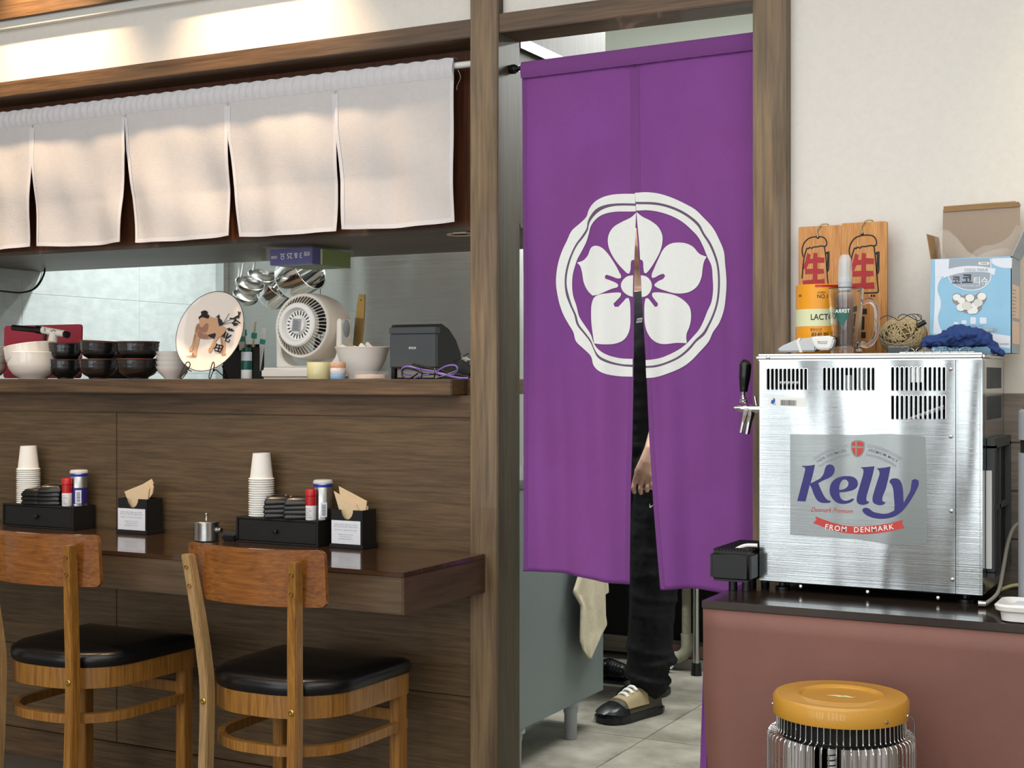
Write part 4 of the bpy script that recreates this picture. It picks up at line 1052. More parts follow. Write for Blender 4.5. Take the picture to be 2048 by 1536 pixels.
# receipt printer
PRY = 3.40
x0, x1 = X(781, PRY), X(872, PRY); zt = Z(800, 648, PRY)-SS; W3 = (x1-x0)/2
pr_ = thing('receipt_printer', 'black receipt printer with sloping back on the hatch shelf', 'printer', ((x0+x1)/2, PRY, SS))
prof = [(0, .03), (0, zt-.012), (.006, zt-.002), (.035, zt), (.075, zt-.014), (.115, zt-.044), (.142, zt-.082), (.145, .03), (.140, .0), (.03, .0), (.03, .028)]
b = NB(); prism(b, prof, -W3, W3, Matrix(((0, 0, 1, 0), (1, 0, 0, 0), (0, 1, 0, 0), (0, 0, 0, 1))))
bmesh.ops.bevel(b, geom=[e for e in b.edges if len(e.link_faces) == 2 and e.calc_face_angle(0) > .6], offset=.002, segments=2, affect='EDGES')
pb = obj('case', b, 'blackm', pr_, smooth=True)
obj('front_cover', bx(-W3-.001, W3+.001, -.003, .01, .034, zt-.030, .0015), 'dgrey', pr_)
obj('lid_front', bx(-W3-.003, W3+.002, -.004, .02, zt-.028, zt-.010, .0015), 'dgrey', pr_)
obj('paper_slot', bx(-W3+.012, W3-.006, -.0045, -.0035, zt-.0185, zt-.0165), 'dark', pr_, loc=(0, .006, .0115))
t_ = textbm('BIXOLON', .0085, .02); mapped(t_, lambda x, y, z: (x*.62, -.0036, zt*.56+y)); obj('lettering', t_, 'paper', pr_)
obj('feet', (lambda b: (box(b, -W3+.001, -W3+.012, .002, .02, 0, .033), b)[1])(NB()), 'black', pr_)
obj('connector', bx(-W3+.015, W3-.004, .012, .02, .004, .03), 'cableg', pr_)
cb_ = thing('cable_bundle', 'tied bundle of purple and black cables before the printer', 'cable', (X(860, 3.27), 3.30, SS))
def cab(name, pts, Y0, r, m, par=cb_):
    P = [at(770+a/9.03, 620+c/9.03, Y0+dy) for a, c, dy in pts]
    for p in P: p.z = max(p.z, SS+r)
    return obj(name, tb(spl(P, 8), r, 8), m, par, world=True, smooth=True)
cab('cable', [(520,1240,0),(700,1180,.01),(880,1150,.02),(980,1080,.01),(1120,1010,0),(1260,1000,0),(1310,1070,0),(1240,1160,.01),(1080,1160,.02),(900,1110,.02),(700,1080,.01),(560,1050,0),(400,1020,0),(310,1060,0),(340,1150,.01),(480,1170,.02)], 3.27, .0024, 'violet')
cab('cable', [(600,1140,0),(450,1240,0),(330,1210,0),(310,1100,0),(400,1050,0),(560,1090,.01),(700,1150,.02),(900,1160,.02),(1100,1180,.01),(1500,1240,.01)], 3.265, .0022, 'black')
cab('cable', [(500,975,0),(640,1010,0),(800,1050,.01),(1000,1080,.02),(1200,1150,.02),(1510,1200,.03)], 3.285, .003, 'black')
cab('cable', [(900,1230,0),(1050,1190,0),(1200,1130,0),(1310,1090,.01)], 3.262, .0012, 'cableg')
cab('cable', [(880,1130,0),(1150,1190,0),(1350,1230,0),(1510,1240,0)], 3.268, .003, 'violet')
for a in (655, 890): cab('cable_tie', [(a, 1050, 0), (a+12, 1140, -.006), (a, 1230, 0)], 3.262, .0018, 'black')
wd = thing('power_strip', 'black power adapter leaning at the right end of the shelf', 'adapter', (X(925, 3.36), 3.36, SS+.006)); 
obj('body', bx(-.02, .03, -.015, .015, 0, .035, .004), 'black', wd, rot=(0, .55, 0), loc=(0, 0, .01)); obj('plug', bx(-.018, .0, -.012, .012, .036, .042), 'cableg', wd, rot=(0, .55, 0), loc=(0, 0, .01))
obj('lead', tb(spl([at(908, 722, 3.36), at(922, 716, 3.36), at(938, 706, 3.36)], 5), .0014, 6), 'black', wd, world=True)
# tissue box clipped under the soffit
BY = 3.50
a0, a1 = at(540, 500, BY), at(624, 500, BY)
zt_ = SZ-.0125; zb_ = Z(624, 527, BY)
gb = thing('glove_box', 'blue and green box in a clear holder fixed under the soffit', 'box', ((a0.x+a1.x)/2, BY, zb_)); W4 = (a1.x-a0.x)/2; H4 = zt_-zb_; D4 = .22
hold = NB(); box(hold, -W4-.018, W4+.002, -.012, D4, H4-.004, H4); box(hold, -W4-.012, W4+.002, -.003, 0, -.004, H4-.004); box(hold, -W4-.012, W4+.002, -.003, D4, -.006, -.003); box(hold, W4, W4+.002, 0, D4, -.003, H4-.004); box(hold, -W4-.012, -W4-.010, 0, D4, -.003, H4-.004)
obj('clear_holder', hold, 'clearp', gb)
bb = obj('blue_box', bx(-W4, W4-.002, .001, .055, 0, H4-.008), 'bluebox', gb); obj('green_box', bx(-W4, W4-.002, .056, D4-.01, 0, H4-.008), 'greeng', gb)
obj('white_stripe', bx(W4-.004, W4-.0012, .047, .056, .001, H4-.009), 'sage', gb)
for s, u, z_, sz in (('3 & 25 요', .0, .48, .024), ('2008', -.40, .43, .013), ('생활', .38, .55, .015)):
    t_ = textbm(s, sz, .01); mapped(t_, lambda x, y, z: (u*2*W4-x*.9, -.0008+.0014, H4*z_-y)); obj('lettering', t_, 'paper', bb)
# ladles and steel pans hanging behind
lx = lambda px, py, Y: at(px, py, Y)
lr = thing('utensil_rail', 'thin steel rail under the soffit carrying the ladles', 'rail', (X(540, 4.0), 4.0, SZ+.03))
for yy in (3.99, 4.11, 4.22): obj('rail', cyl(NB(), (X(440, 4.0), yy, SZ+.03), (X(640, 4.0), yy, SZ+.03), .004), 'steelm', lr, world=True)
b = NB()
for px in (445, 635): box(b, X(px, 4.0)-.003, X(px, 4.0)+.003, 3.93, 4.225, SZ+.027, SZ+.033)
obj('rail_bracket', b, 'steelm', lr, world=True)
LR = SZ+.03
def ladle(label, px, py, topx, r, Y):
    c = lx(px, py, Y); t = thing('ladle', label, 'ladle', c, 0, 'steel ladles hanging on the rail')
    b = NB(); pr2 = [(r*math.sin(a), -r*.75*math.cos(a)) for a in [PI/2*i/10 for i in range(11)]]
    lathe(b, pr2+[(r*.96, .001)]+[(x*.95, z*.93) for x, z in pr2[::-1]], 36, Matrix.Rotation(.5, 4, 'Y') @ Matrix.Rotation(.25, 4, 'X'))
    obj('bowl', b, 'steelm', t, smooth=True)
    top = V((X(topx, Y), Y, LR+.006))-c
    h = [V((-r*.86, 0, r*.4)), V((-r*.86+(top.x+r*.86)*.3, 0, top.z*.3)), top]
    b = NB(); P = spl(h, 6); tube(b, P, [.0055-.0015*i/len(P) for i in range(len(P))], 8); obj('handle', b, 'steelm', t, smooth=True)
    b = tb(spl([top, top+V((0, .006, .008)), top+V((0, .014, .0)), top+V((0, .010, -.012))], 4), .003, 6); obj('hook', b, 'steelm', t, smooth=True)
ladle('front steel ladle with a bright bowl, hanging left', 500, 566, 490, .052, 3.99)
ladle('upper right steel ladle behind the front one', 523, 551, 512, .050, 4.11)
ladle('lowest steel ladle hanging half behind the plate', 492, 590, 480, .050, 4.22)
def pan(label, px, py, Y, r, d, rot, hx):
    c = lx(px, py, Y); t = thing('saucepan', label, 'pan', c, 0, 'steel pans hanging on the rail')
    R = Matrix.Rotation(rot[0], 4, 'X') @ Matrix.Rotation(rot[1], 4, 'Y')
    obj('pan', lt([(0, -d/2), (r*.9, -d/2), (r, -d/2+.01), (r, d/2), (r+.003, d/2+.001), (r-.002, d/2), (r-.002, -d/2+.01), (0, -d/2+.002)], 48, R), 'chrome', t, smooth=True)
    top = V((X(hx, Y), Y, LR))-c
    obj('handle', tb(spl([V((top.x*.2, 0, r*.6)), V((top.x*.6, 0, top.z*.7)), top], 5), .004, 6), 'steelm', t, smooth=True)
pan('steel pan with shiny inside hanging above the fan', 598, 552, 4.11, .076, .11, (.2, 1.15), 585)
pan('tilted steel pan hanging between the ladles and the fan', 549, 583, 4.24, .060, .08, (.3, .9), 562)
# black power lead under the soffit, tape scraps
cw = thing('power_cable', 'black cable looping below the soffit at the left', 'cable', (X(60, 3.7), 3.7, SZ-.1))
obj('cable', tb(spl([at(89, 524, 3.85), at(88, 548, 3.8), at(72, 575, 3.74), at(45, 585, 3.68), at(10, 583, 3.6), at(-30, 578, 3.5)], 8), .0035, 8), 'black', cw, world=True, smooth=True)
obj('cable', tb(spl([at(86, 530, 3.85), at(80, 560, 3.83), at(62, 582, 3.8)], 6), .0016, 6), 'cableg', cw, world=True, smooth=True)
tag(obj('tape_scrap', bx(X(911, 3.40), X(937, 3.40), 3.385, 3.41, SZ-.0155, SZ-.0125), 'fanp'), 'scrap of cream tape on the soffit edge beside the post', 'tape')
tag(obj('suction_hook', lt([(0, 0), (.012, 0), (.010, -.006), (.004, -.010), (.004, -.018), (0, -.018)], 16, T(X(373, 3.8), 3.8, SZ-.0122)), 'clearp', smooth=True), 'small clear suction hook under the soffit above the plate', 'hook')
# ================================================================== RIGHT-HAND COUNTER
KX0 = -.998; KY = 2.768; KX1 = .42
kc = thing('service_counter', 'counter with dark top and red-brown front sheet under the steel dispenser', 'counter', (-.3, 3.0, 0))
obj('top', bx(KX0, KX1, KY, 3.242, TT-.016, TT, .0015), 'toptop', kc, world=True)
obj('carcass', bx(KX0+.045, KX1, KY+.02, 3.242, .0, TT-.017), 'wains', kc, world=True)
fp_ = [(KX0+.001, TT-.017), (KX0+.002, .60), (KX0+.010, .45), (KX0+.018, .30), (KX0+.020, .0), (KX1, 0), (KX1, TT-.017)]
b = grid(NB(), 30, 18, lambda u, v: V((KX0+.002+.018*max(0, min(1, (v-.25)/.5))+(KX1-KX0-.02)*u, KY+.004+.0025*math.sin(u*9+v*3)*v+.012*v*(1-min(1, u*9)), TT-.017-v*(TT-.017))))
mod_solid(obj('front_sheet', b, 'redpanel', kc, world=True, smooth=True), .002)
b = NB(); box(b, KX0+.012, KX0+.045, KY+.03, 3.24, 0, TT-.017); obj('left_side', b, 'wains', kc, world=True)
# purple cloth tucked behind the sheet
q0, q1, q2, q3 = at(1407, 1312, 2.80), at(1424, 1330, 2.80), at(1438, 1620, 2.80), at(1384, 1620, 2.80)
pu = thing('purple_cloth', 'purple cloth hanging down the left side of the red-brown counter', 'cloth', (q0.x, 2.80, .3))
b = grid(NB(), 10, 24, lambda u, v: (lambda l, r: V((l.x+(r.x-l.x)*u, 2.802+.006*math.sin(u*9+v*2), l.z+(r.z-l.z)*u)))(q0.lerp(q3, v)-V((0, 0, v*.28)), q1.lerp(q2, v)-V((0, 0, v*.28))))
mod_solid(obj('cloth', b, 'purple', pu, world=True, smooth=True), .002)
# ------------------------------------------------------------------ beer dispenser
DY = 2.958; DX0 = atz(1520, 1180, TT).x; DX1 = atz(1965, 1213, TT).x; DZ0 = TT+.022; DZ1 = 1.236; DZT = 1.2505; DYB = 3.236
dp = thing('beer_dispenser', 'brushed steel beer dispenser with a blue script logo on the counter', 'dispenser', ((DX0+DX1)/2, 3.1, TT))
face = lambda px, py, off=0: at(px, py, DY-off)
sx1 = X(1911, DY)
def slots(xa, xb, ya, yb, n):
    out = []
    for i in range(n):
        c = xa+(xb-xa)*(i+.5)/n
        p = at(c-2.4-.2, yb, DY); q = at(c+2.4+.2, ya, DY); r = (q.x-p.x)/2
        s = [(p.x, p.z+r), ] ; P = []
        for k in range(7): a = PI+PI*k/6; P.append(((p.x+q.x)/2+r*math.cos(a), p.z+r+r*math.sin(a)))
        for k in range(7): a = PI*k/6; P.append(((p.x+q.x)/2+r*math.cos(a), q.z-r+r*math.sin(a)))
        out.append(P)
    return out
S = slots(1533, 1616, 737, 779, 10)+slots(1645, 1751, 735, 780, 12)+slots(1781, 1893, 734, 781, 12)+slots(1781, 1893, 791, 838, 12)
b = fill([[(DX0, DZ0), (sx1, DZ0), (sx1, DZ1), (DX0, DZ1)]]+S, .0006)
mapped(b, lambda x, y, z: (x, DY+z, y)); obj('side_panel', b, 'steel', dp, world=True)
for s in S:
    rim = NB(); n = len(s)
    cxm = sum(p[0] for p in s)/n
    o_ = [rim.verts.new((cxm+(p[0]-cxm)*1.5, DY-.0009, p[1]+(.0012 if p[1] > (s[0][1]+s[7][1])/2 else -.0012))) for p in s]; i_ = [rim.verts.new((p[0], DY-.0012, p[1])) for p in s]; d_ = [rim.verts.new((p[0], DY+.002, p[1])) for p in s]
    for k in range(n): rim.faces.new((o_[k], o_[(k+1) % n], i_[(k+1) % n], i_[k])); rim.faces.new((i_[k], i_[(k+1) % n], d_[(k+1) % n], d_[k]))
    obj('vent_rim', rim, 'steelp', dp, world=True)
obj('corner_trim', (lambda b: (box(b, sx1+.0012, DX1, DY-.002, DY+.03, DZ0, DZ1, .001), box(b, sx1+.002, sx1+.006, DY-.004, DY-.001, DZ0, DZ1, .001), box(b, DX1-.008, DX1-.0045, DY-.0045, DY-.001, DZ0, DZ1, .001), b)[-1])(NB()), 'steel', dp, world=True)
obj('inner_liner', bx(DX0+.006, DX1-.006, DY+.03, DYB-.006, DZ0+.002, DZ1-.002), 'dark', dp, world=True)
for q in ((X(1690, DY+.02), X(1706, DY+.02), DY+.008, DY+.028, 1.14, 1.205), (X(1722, DY+.02), X(1732, DY+.02), DY+.008, DY+.028, 1.12, 1.22), (X(1822, DY+.02), X(1850, DY+.02), DY+.006, DY+.028, 1.19, 1.22)):
    obj('inner_bracket', bx(*q), 'steelm', dp, world=True)
for a_, b_, r_ in (((X(1560, DY+.02), DY+.016, 1.188), (X(1600, DY+.02), DY+.016, 1.188), .006), ((X(1790, DY+.02), DY+.016, 1.1), (X(1890, DY+.02), DY+.016, 1.14), .007)):
    obj('inner_pipe', cyl(NB(), a_, b_, r_), 'steelm', dp, world=True, smooth=True)
obj('left_face', bx(DX0, DX0+.003, DY+.001, DYB, DZ0, DZ1), 'blackm', dp, world=True)
obj('back_face', bx(DX0, DX1, DYB-.003, DYB, DZ0, DZ1), 'steelp', dp, world=True)
obj('base_plate', bx(DX0+.002, DX1-.002, DY+.001, DYB-.003, DZ0-.002, DZ0), 'dark', dp, world=True)
ft = None
for x_ in (DX0+.04, DX1-.04):
    for y_ in (DY+.04, DYB-.04):
        o = obj('foot', lt([(0, 0), (.016, 0), (.016, .006), (.008, .008), (.008, .0205), (0, .0205)], 20), 'black', dp, smooth=True, loc=(x_-dp.location.x, y_-dp.location.y, .0004))
obj('top_lid', bx(DX0-.006, DX1+.004, DY-.008, DYB, DZ1, DZT, .005, seg=3), 'steelp', dp, world=True, smooth=True)
# screws
scm = None
for px, py in ((1902, 738), (1902, 873), (1903, 1022), (1905, 1159), (1601, 1173), (1735, 1184), (1876, 1196), (1536, 715)):
    if scm is None:
        o = obj('screw', lt([(0, 0), (.0042, 0), (.0042, .0008), (.003, .0022), (.0012, .0026), (.0012, .0016), (0, .0016)], 20, RXm), 'chrome', dp, smooth=True); scm = o.data
    else: o = obj('screw', scm, None, dp)
    p = face(px, py, .0012 if py != 715 else .0085); o.location = p-V(dp.location)
# right end face: vents, filter frame
RXF = DX1
obj('right_face', bx(RXF-.003, RXF, DY+.03, DYB, DZ0, DZ1), 'steelp', dp, world=True)
def ryz(px, py): 
    p = atx(px, py, RXF); return p
for (a, c, e, f2) in ((1968, 2012, 735, 777), (1968, 2012, 792, 838)):
    y0_, y1_ = DY+.03+.02, DYB-.03; zt2, zb2 = EYE+(HZ-e)*2.9/F*1.02, EYE+(HZ-f2)*2.9/F*1.02
    b = NB(); n = 14
    for i in range(n): box(b, RXF+.0001, RXF+.0008, y0_+(y1_-y0_)*i/n, y0_+(y1_-y0_)*(i+.5)/n, zb2, zt2)
    obj('side_vent', b, 'dgrey', dp, world=True)
fr_ = obj('filter_frame', (lambda b: (box(b, RXF+.001, RXF+.016, DY+.045, DYB-.004, .79, .802), box(b, RXF+.001, RXF+.016, DY+.045, DYB-.004, 1.055, 1.075), box(b, RXF+.001, RXF+.016, DY+.045, DY+.075, .80, 1.06), box(b, RXF+.001, RXF+.016, DYB-.02, DYB-.004, .80, 1.06), box(b, RXF+.001, RXF+.014, DY+.13, DY+.145, .80, 1.06), box(b, RXF+.001, RXF+.014, DY+.06, DYB-.01, .925, .935), b)[-1])(NB()), 'dgrey', dp, world=True)
obj('filter_mesh', bx(RXF+.001, RXF+.006, DY+.05, DYB-.006, .795, 1.07), 'dark', fr_, world=True)
obj('white_channel', bx(RXF+.001, RXF+.012, DY+.034, DY+.043, .81, 1.01), 'white', dp, world=True)
# asset sticker with bar code (no square code)
st = NB(); mapped(prism(st, [(0, 0), (1, 0), (1, 1), (0, 1)], 0, 1), lambda x, y, z: face(1537+75*x, 812+2*x-18*y, .0007+.0003*z)); stk = obj('asset_sticker', st, 'paper', dp, world=True)
bc = NB(); random.seed(3)
x_ = 1561
while x_ < 1593:
    w_ = random.choice((.5, .8, 1.2)); 
    vs = [bc.verts.new(face(a, c+.03*(a-1537), .0012)) for a, c in ((x_, 810), (x_+w_, 810), (x_+w_, 799), (x_, 799))]; bc.faces.new(vs); x_ += w_+random.choice((.5, .8))
obj('barcode', bc, 'ink', stk, world=True)
b = mapped(fill([soft([(0, 0), (4, -1), (8, 3), (8, 9), (4, 12), (5, 8), (1, 7), (0, 3)], 3)]), lambda x, y, z: face(1542+x, 807-y, .0013)); obj('emblem', b, 'inkbl', stk, world=True)
b = mapped(textbm('ARTE', 5, .02), lambda x, y, z: face(1549+x*.5, 808.5-y*.6, .0013)); obj('lettering', b, 'inkbl', stk, world=True)
# clear decal with the script logo
LG = lambda x, y, off: face(1560+x/5.906, 850+y/5.906, off)
dc = fill([soft(fl_([(118, 108), (900, 118), (1690, 135), (1718, 150), (1735, 700), (1735, 1385), (1715, 1402), (900, 1350), (120, 1300)]), 2)])
mapped(dc, lambda x, y, z: LG(x, -y, .0008)); dcl = obj('clear_decal', dc, 'decal', dp, world=True)
def logo(name, polys, m, off=.0014, sm=True):
    b = fill([soft(fl_(p), 5) if sm else fl_(p) for p in polys]); mapped(b, lambda x, y, z: LG(x, -y, off)); return obj(name, b, m, dcl, world=True)
Kk = [(262,483),(340,480),(412,470),(385,590),(358,690),(420,660),(480,625),(515,575),(530,520),(550,480),(590,465),(630,480),(645,520),(630,580),(580,625),(520,650),(450,688),(480,760),(520,840),(560,885),(600,898),(590,918),(540,922),(480,915),(440,890),(400,820),(370,740),(350,705),(325,805),(300,903),(202,898),(250,720),(290,560),(297,515),(285,500),(265,497)]
e1 = [(875,875),(850,905),(800,925),(740,933),(680,920),(620,870),(588,800),(588,740),(610,680),(650,640),(710,612),(780,603),(850,610),(900,640),(917,680),(910,730),(870,765),(800,785),(700,797),(705,840),(730,880),(770,895),(820,885),(858,868)]
e2 = [(697,768),(700,720),(720,670),(750,645),(785,648),(808,680),(800,720),(760,755)]
l1 = [(950,500),(1030,495),(1115,487),(1090,600),(1050,740),(1018,880),(1025,900),(1055,905),(1040,925),(1000,942),(950,940),(915,920),(905,880),(920,800),(960,660),(985,560),(982,525)]
l2 = [(1137,513),(1220,505),(1305,490),(1280,620),(1245,760),(1205,880),(1215,905),(1245,912),(1230,935),(1190,948),(1140,940),(1105,920),(1092,880),(1110,790),(1150,660),(1175,570),(1165,535)]
yy_ = [(1290,670),(1310,640),(1350,630),(1400,640),(1430,680),(1450,760),(1455,850),(1460,920),(1500,850),(1540,770),(1552,690),(1560,650),(1595,638),(1635,655),(1638,700),(1610,770),(1560,860),(1500,950),(1430,1030),(1340,1085),(1240,1107),(1140,1105),(1050,1080),(990,1040),(970,1005),(985,985),(1025,978),(1060,995),(1100,1025),(1180,1045),(1270,1045),(1350,1010),(1352,940),(1345,850),(1338,770),(1320,710),(1300,685)]
for nme, ps in (('letter', [Kk]), ('letter', [e1, e2]), ('letter', [l1]), ('letter', [l2]), ('letter', [yy_])): logo(nme, ps, 'navy')
logo('ribbon', [[(415,1078),(520,1120),(640,1160),(780,1190),(900,1200),(1020,1197),(1180,1180),(1320,1155),(1450,1120),(1443,1165),(1472,1215),(1350,1245),(1180,1275),(1020,1290),(880,1287),(730,1270),(580,1230),(390,1158),(430,1120)]], 'redp', .0013)
logo('shield', [[(838,205),(870,185),(915,178),(965,185),(998,205),(998,280),(980,335),(945,372),(915,382),(880,370),(850,330),(838,280)]], 'cableg', .0012)
for p in ([(850,212),(888,195),(888,245),(850,245)], [(908,192),(950,195),(985,212),(985,250),(908,247)], [(850,270),(888,272),(888,358),(862,325)], [(908,272),(985,275),(968,330),(935,362),(908,370)]): logo('shield_field', [p], 'redp', .0016, False)
def arc_text(s, cxp, cyp, R, a0, size, m, name, bold=.01, sgn=1, sp_=1.05, shear=0):
    t = textbm(s, size, bold, spacing=sp_, shear=shear)
    def f(x, y, z):
        a = a0+x/R; rr = R-sgn*(-y) if sgn > 0 else R-y
        return LG(cxp+rr*math.sin(a), cyp-sgn*rr*math.cos(a), .0017)
    mapped(t, f); return obj(name, t, m, dcl, world=True)
# smile arc of the ribbon: circle centre above (x 935, y -900) radius 2140
arc_text('FROM  DENMARK', 935, -930, 2170, 0, 88, 'paper', 'lettering', .012, -1, 1.22)
arc_text('100% DENMARK', 915, 1130, 840, -.385, 50, 'inkg', 'lettering', .004, 1, 1.1)
arc_text('PREMIUM MALT', 915, 1130, 840, .375, 50, 'inkg', 'lettering', .004, 1, 1.1)
for R, w_ in ((905, 3), (890, 2), (880, 3), (795, 3), (785, 2), (775, 3)):
    for a0, a1 in ((-.62, -.12), (.12, .62)):
        b = strokes([[(915+R*math.sin(a0+(a1-a0)*i/16), -(1130-R*math.cos(a0+(a1-a0)*i/16))) for i in range(17)]], w_, lambda x, y, z: LG(x, -y, .0014)); obj('scroll_line', b, 'inkg', dcl, world=True)
t = textbm('Denmark Premium', 78, -.004, shear=.45); mapped(t, lambda x, y, z: LG(605+x*.82, 1010-y+.03*x, .0014)); obj('lettering', t, 'redp', dcl, world=True)
# ------------------------------------------------------------------ tap
TY = 3.045
tp = thing('beer_tap', 'chrome tap with a black handle on the dispenser side', 'tap', (DX0, TY, 1.13))
tq = lambda X_, Y_: at(1450+X_/7.68, 700+Y_/7.68, TY)
def tl(pts, r, m, name, n=20, k=6):
    P = [tq(*p) for p in pts]; b = tb(spl(P, k), r if not isinstance(r, list) else [r[min(len(r)-1, int(i/k))]+(r[min(len(r)-1, int(i/k)+1)]-r[min(len(r)-1, int(i/k))])*((i % k)/k) for i in range((len(P)-1)*k+1)], n)
    return obj(name, b, m, tp, world=True, smooth=True)
tl([(315,145),(312,165),(311,215),(310,280),(302,420),(292,560),(288,640)], [.003, .009, .0138, .0140, .0128, .0098, .0085], 'blackl', 'handle')
tl([(284,640),(280,700),(278,760)], [.005,.004,.005], 'chrome', 'handle_stem')
for y_, r_ in ((735, .0075), (770, .0100), (800, .0100)): tl([(284,y_-14),(284,y_),(283,y_+14)], [r_*.8, r_, r_*.8], 'chrome', 'collar')
tl([(150,897),(165,897),(280,900),(420,905),(500,905),(560,905)], [.0045,.0055,.0085,.0095,.0095,.0095], 'chrome', 'tap_body')
tl([(340,920),(320,1000),(290,1100),(250,1270)], [.0098,.0085,.0062,.0052], 'chrome', 'spout')
tl([(400,920),(395,1000),(375,1100),(340,1290)], [.0098,.0085,.0062,.0055], 'chrome', 'spout')
tl([(460,710),(470,780),(485,860),(490,945)], [.0025,.0024,.0024,.003], 'chrome', 'lever')
o = obj('wall_flange', lt([(0, 0), (.014, 0), (.014, .005), (0, .005)], 28, T(DX0-.0005, TY, tq(500, 905).z) @ Matrix.Rotation(-PI/2, 4, 'Y')), 'chrome', tp, world=True, smooth=True)
# drip tray
dt = thing('drip_tray', 'black plastic drip tray with slotted top, left of the dispenser', 'tray', (X(1468, 2.92), 2.99, .0)); 
zt3, zb3 = .829, .760; ax0, ax1 = X(1418, 2.90), DX0-.002
dt.location.z = TT
obj('tray', bx(ax0, ax1, 2.90, 3.10, zb3, zt3-.004, .008, seg=3), 'black', dt, world=True, smooth=True)
b = NB()
for i in range(11): box(b, ax0+.008+i*(ax1-ax0-.02)/10.5, ax0+.013+i*(ax1-ax0-.02)/10.5, 2.908, 3.09, zt3-.0045, zt3+.001, .0006)
for j in range(9): box(b, ax0+.006, ax1-.006, 2.91+j*.0215, 2.9135+j*.0215, zt3-.0045, zt3)
obj('slotted_grate', b, 'blackm', dt, world=True)
for x_ in (X(1446, 2.93), ax1-.02):
    for y_ in (2.935, 3.07): obj('foot', cyl(NB(), (max(x_, KX0+.012), y_, TT+.0005), (max(x_, KX0+.012), y_, zb3+.002), .0095), 'black', dt, world=True, smooth=True)
hs = thing('drain_hose', 'short white hose lying on the black drip tray', 'hose', (X(1490, 2.95), 2.95, zt3))
obj('hose', tb(spl([at(1466, 1106, 2.935), at(1474, 1098, 2.94), at(1492, 1091, 2.95), at(1515, 1091, 2.955)], 6), .0042, 10), 'paper', hs, world=True, smooth=True)
# ------------------------------------------------------------------ on top of the dispenser
DT = DZT+.0006
# wooden signs
def sign(px0, px1, pyt0, pyt1, Y, lab, ox, oy, sc):
    w_ = X(px1, Y)-X(px0, Y); h = Z((px0+px1)/2, (pyt0+pyt1)/2, Y)-DT
    t = thing('wooden_sign', lab, 'sign', ((X(px1, Y)+X(px0, Y))/2, Y, DT), 0, 'hanging wooden beer signs')
    obj('board', prism(NB(), rrect(-w_/2, w_/2, 0, h, .004, 3), 0, .010, T(0, .010, 0) @ RX), 'signw', t)
    zz_ = lambda X_, Y_, off=.0006: at(1580+X_/5.295, 430+Y_/5.295, Y-off)
    mp = lambda x, y, z: zz_(ox+x*sc, oy+(-y)*sc)-V(t.location)
    out = [[(50, 445), (36, 380), (45, 320), (70, 270), (110, 232), (170, 212), (250, 208), (300, 225), (325, 270), (322, 310), (300, 322), (260, 318), (210, 328), (170, 330), (150, 345), (125, 335), (110, 350), (95, 345), (80, 380), (62, 450), (48, 550), (35, 700)],
           [(298, 322), (312, 420), (325, 560), (335, 700), (345, 790), (340, 812), (310, 818), (180, 822)],
           [(318, 400), (345, 388), (352, 400), (350, 500), (348, 590), (328, 622)], [(322, 412), (335, 405), (336, 500), (330, 600)]]
    b = strokes([[(q.x, -q.y) for q in spl([V((x, y, 0)) for x, y in P], 4)] for P in out], 14, mp); obj('mug_drawing', b, 'ink', t)
    kj = [[(100, 400), (135, 418), (130, 470), (165, 470), (170, 398), (215, 400), (215, 450), (300, 455), (298, 515), (215, 515), (215, 585), (290, 588), (295, 640), (215, 648), (215, 715), (300, 705), (305, 775), (50, 782), (40, 725), (160, 715), (165, 645), (70, 650), (72, 590), (165, 585), (165, 520), (112, 525), (85, 590), (40, 585), (75, 490)]]
    b = fill([fl_(p) for p in kj]); mapped(b, mp); o_ = obj('red_letter', b, 'redk', t)
    for dx in (265, 292): b = fill([fl_([(dx, 838), (dx+18, 838), (dx+18, 862), (dx, 862)])]); mapped(b, mp); obj('black_letter', b, 'ink', t)
    for P in ([(120, 990), (225, 985), (225, 1045), (120, 1050)], [(150, 1070), (200, 1068), (198, 1210), (150, 1212)], [(130, 1235), (155, 1235), (150, 1300), (128, 1300)], [(165, 1235), (212, 1235), (212, 1300), (165, 1300)], [(235, 1330), (225, 1370), (200, 1395), (150, 1400), (190, 1380), (210, 1340)]):
        b = fill([fl_(P)]); mapped(b, mp); obj('black_letter', b, 'ink', t)
    P = [V((-.004, -.001, h-.026)), V((-.006, -.003, h-.012)), V((.004, -.003, h+.002)), V((.018, .006, h+.003)), V((.012, .012, h-.010))]
    obj('hanging_cord', tb(spl(P, 6), .0018, 7), 'twine', t, smooth=True); obj('hole', cyl(NB(), (-.004, -.0008, h-.026), (-.004, -.0002, h-.026), .0035), 'dark', t)
sign(1597, 1682.5, 455, 449, 3.212, 'left wooden sign with a red character, half behind the orange tub', 95, 42, .90)
sign(1683, 1774, 448, 441, 3.206, 'right wooden sign with a red character in a mug outline, behind the glass mug', 590, 5, 1.0)
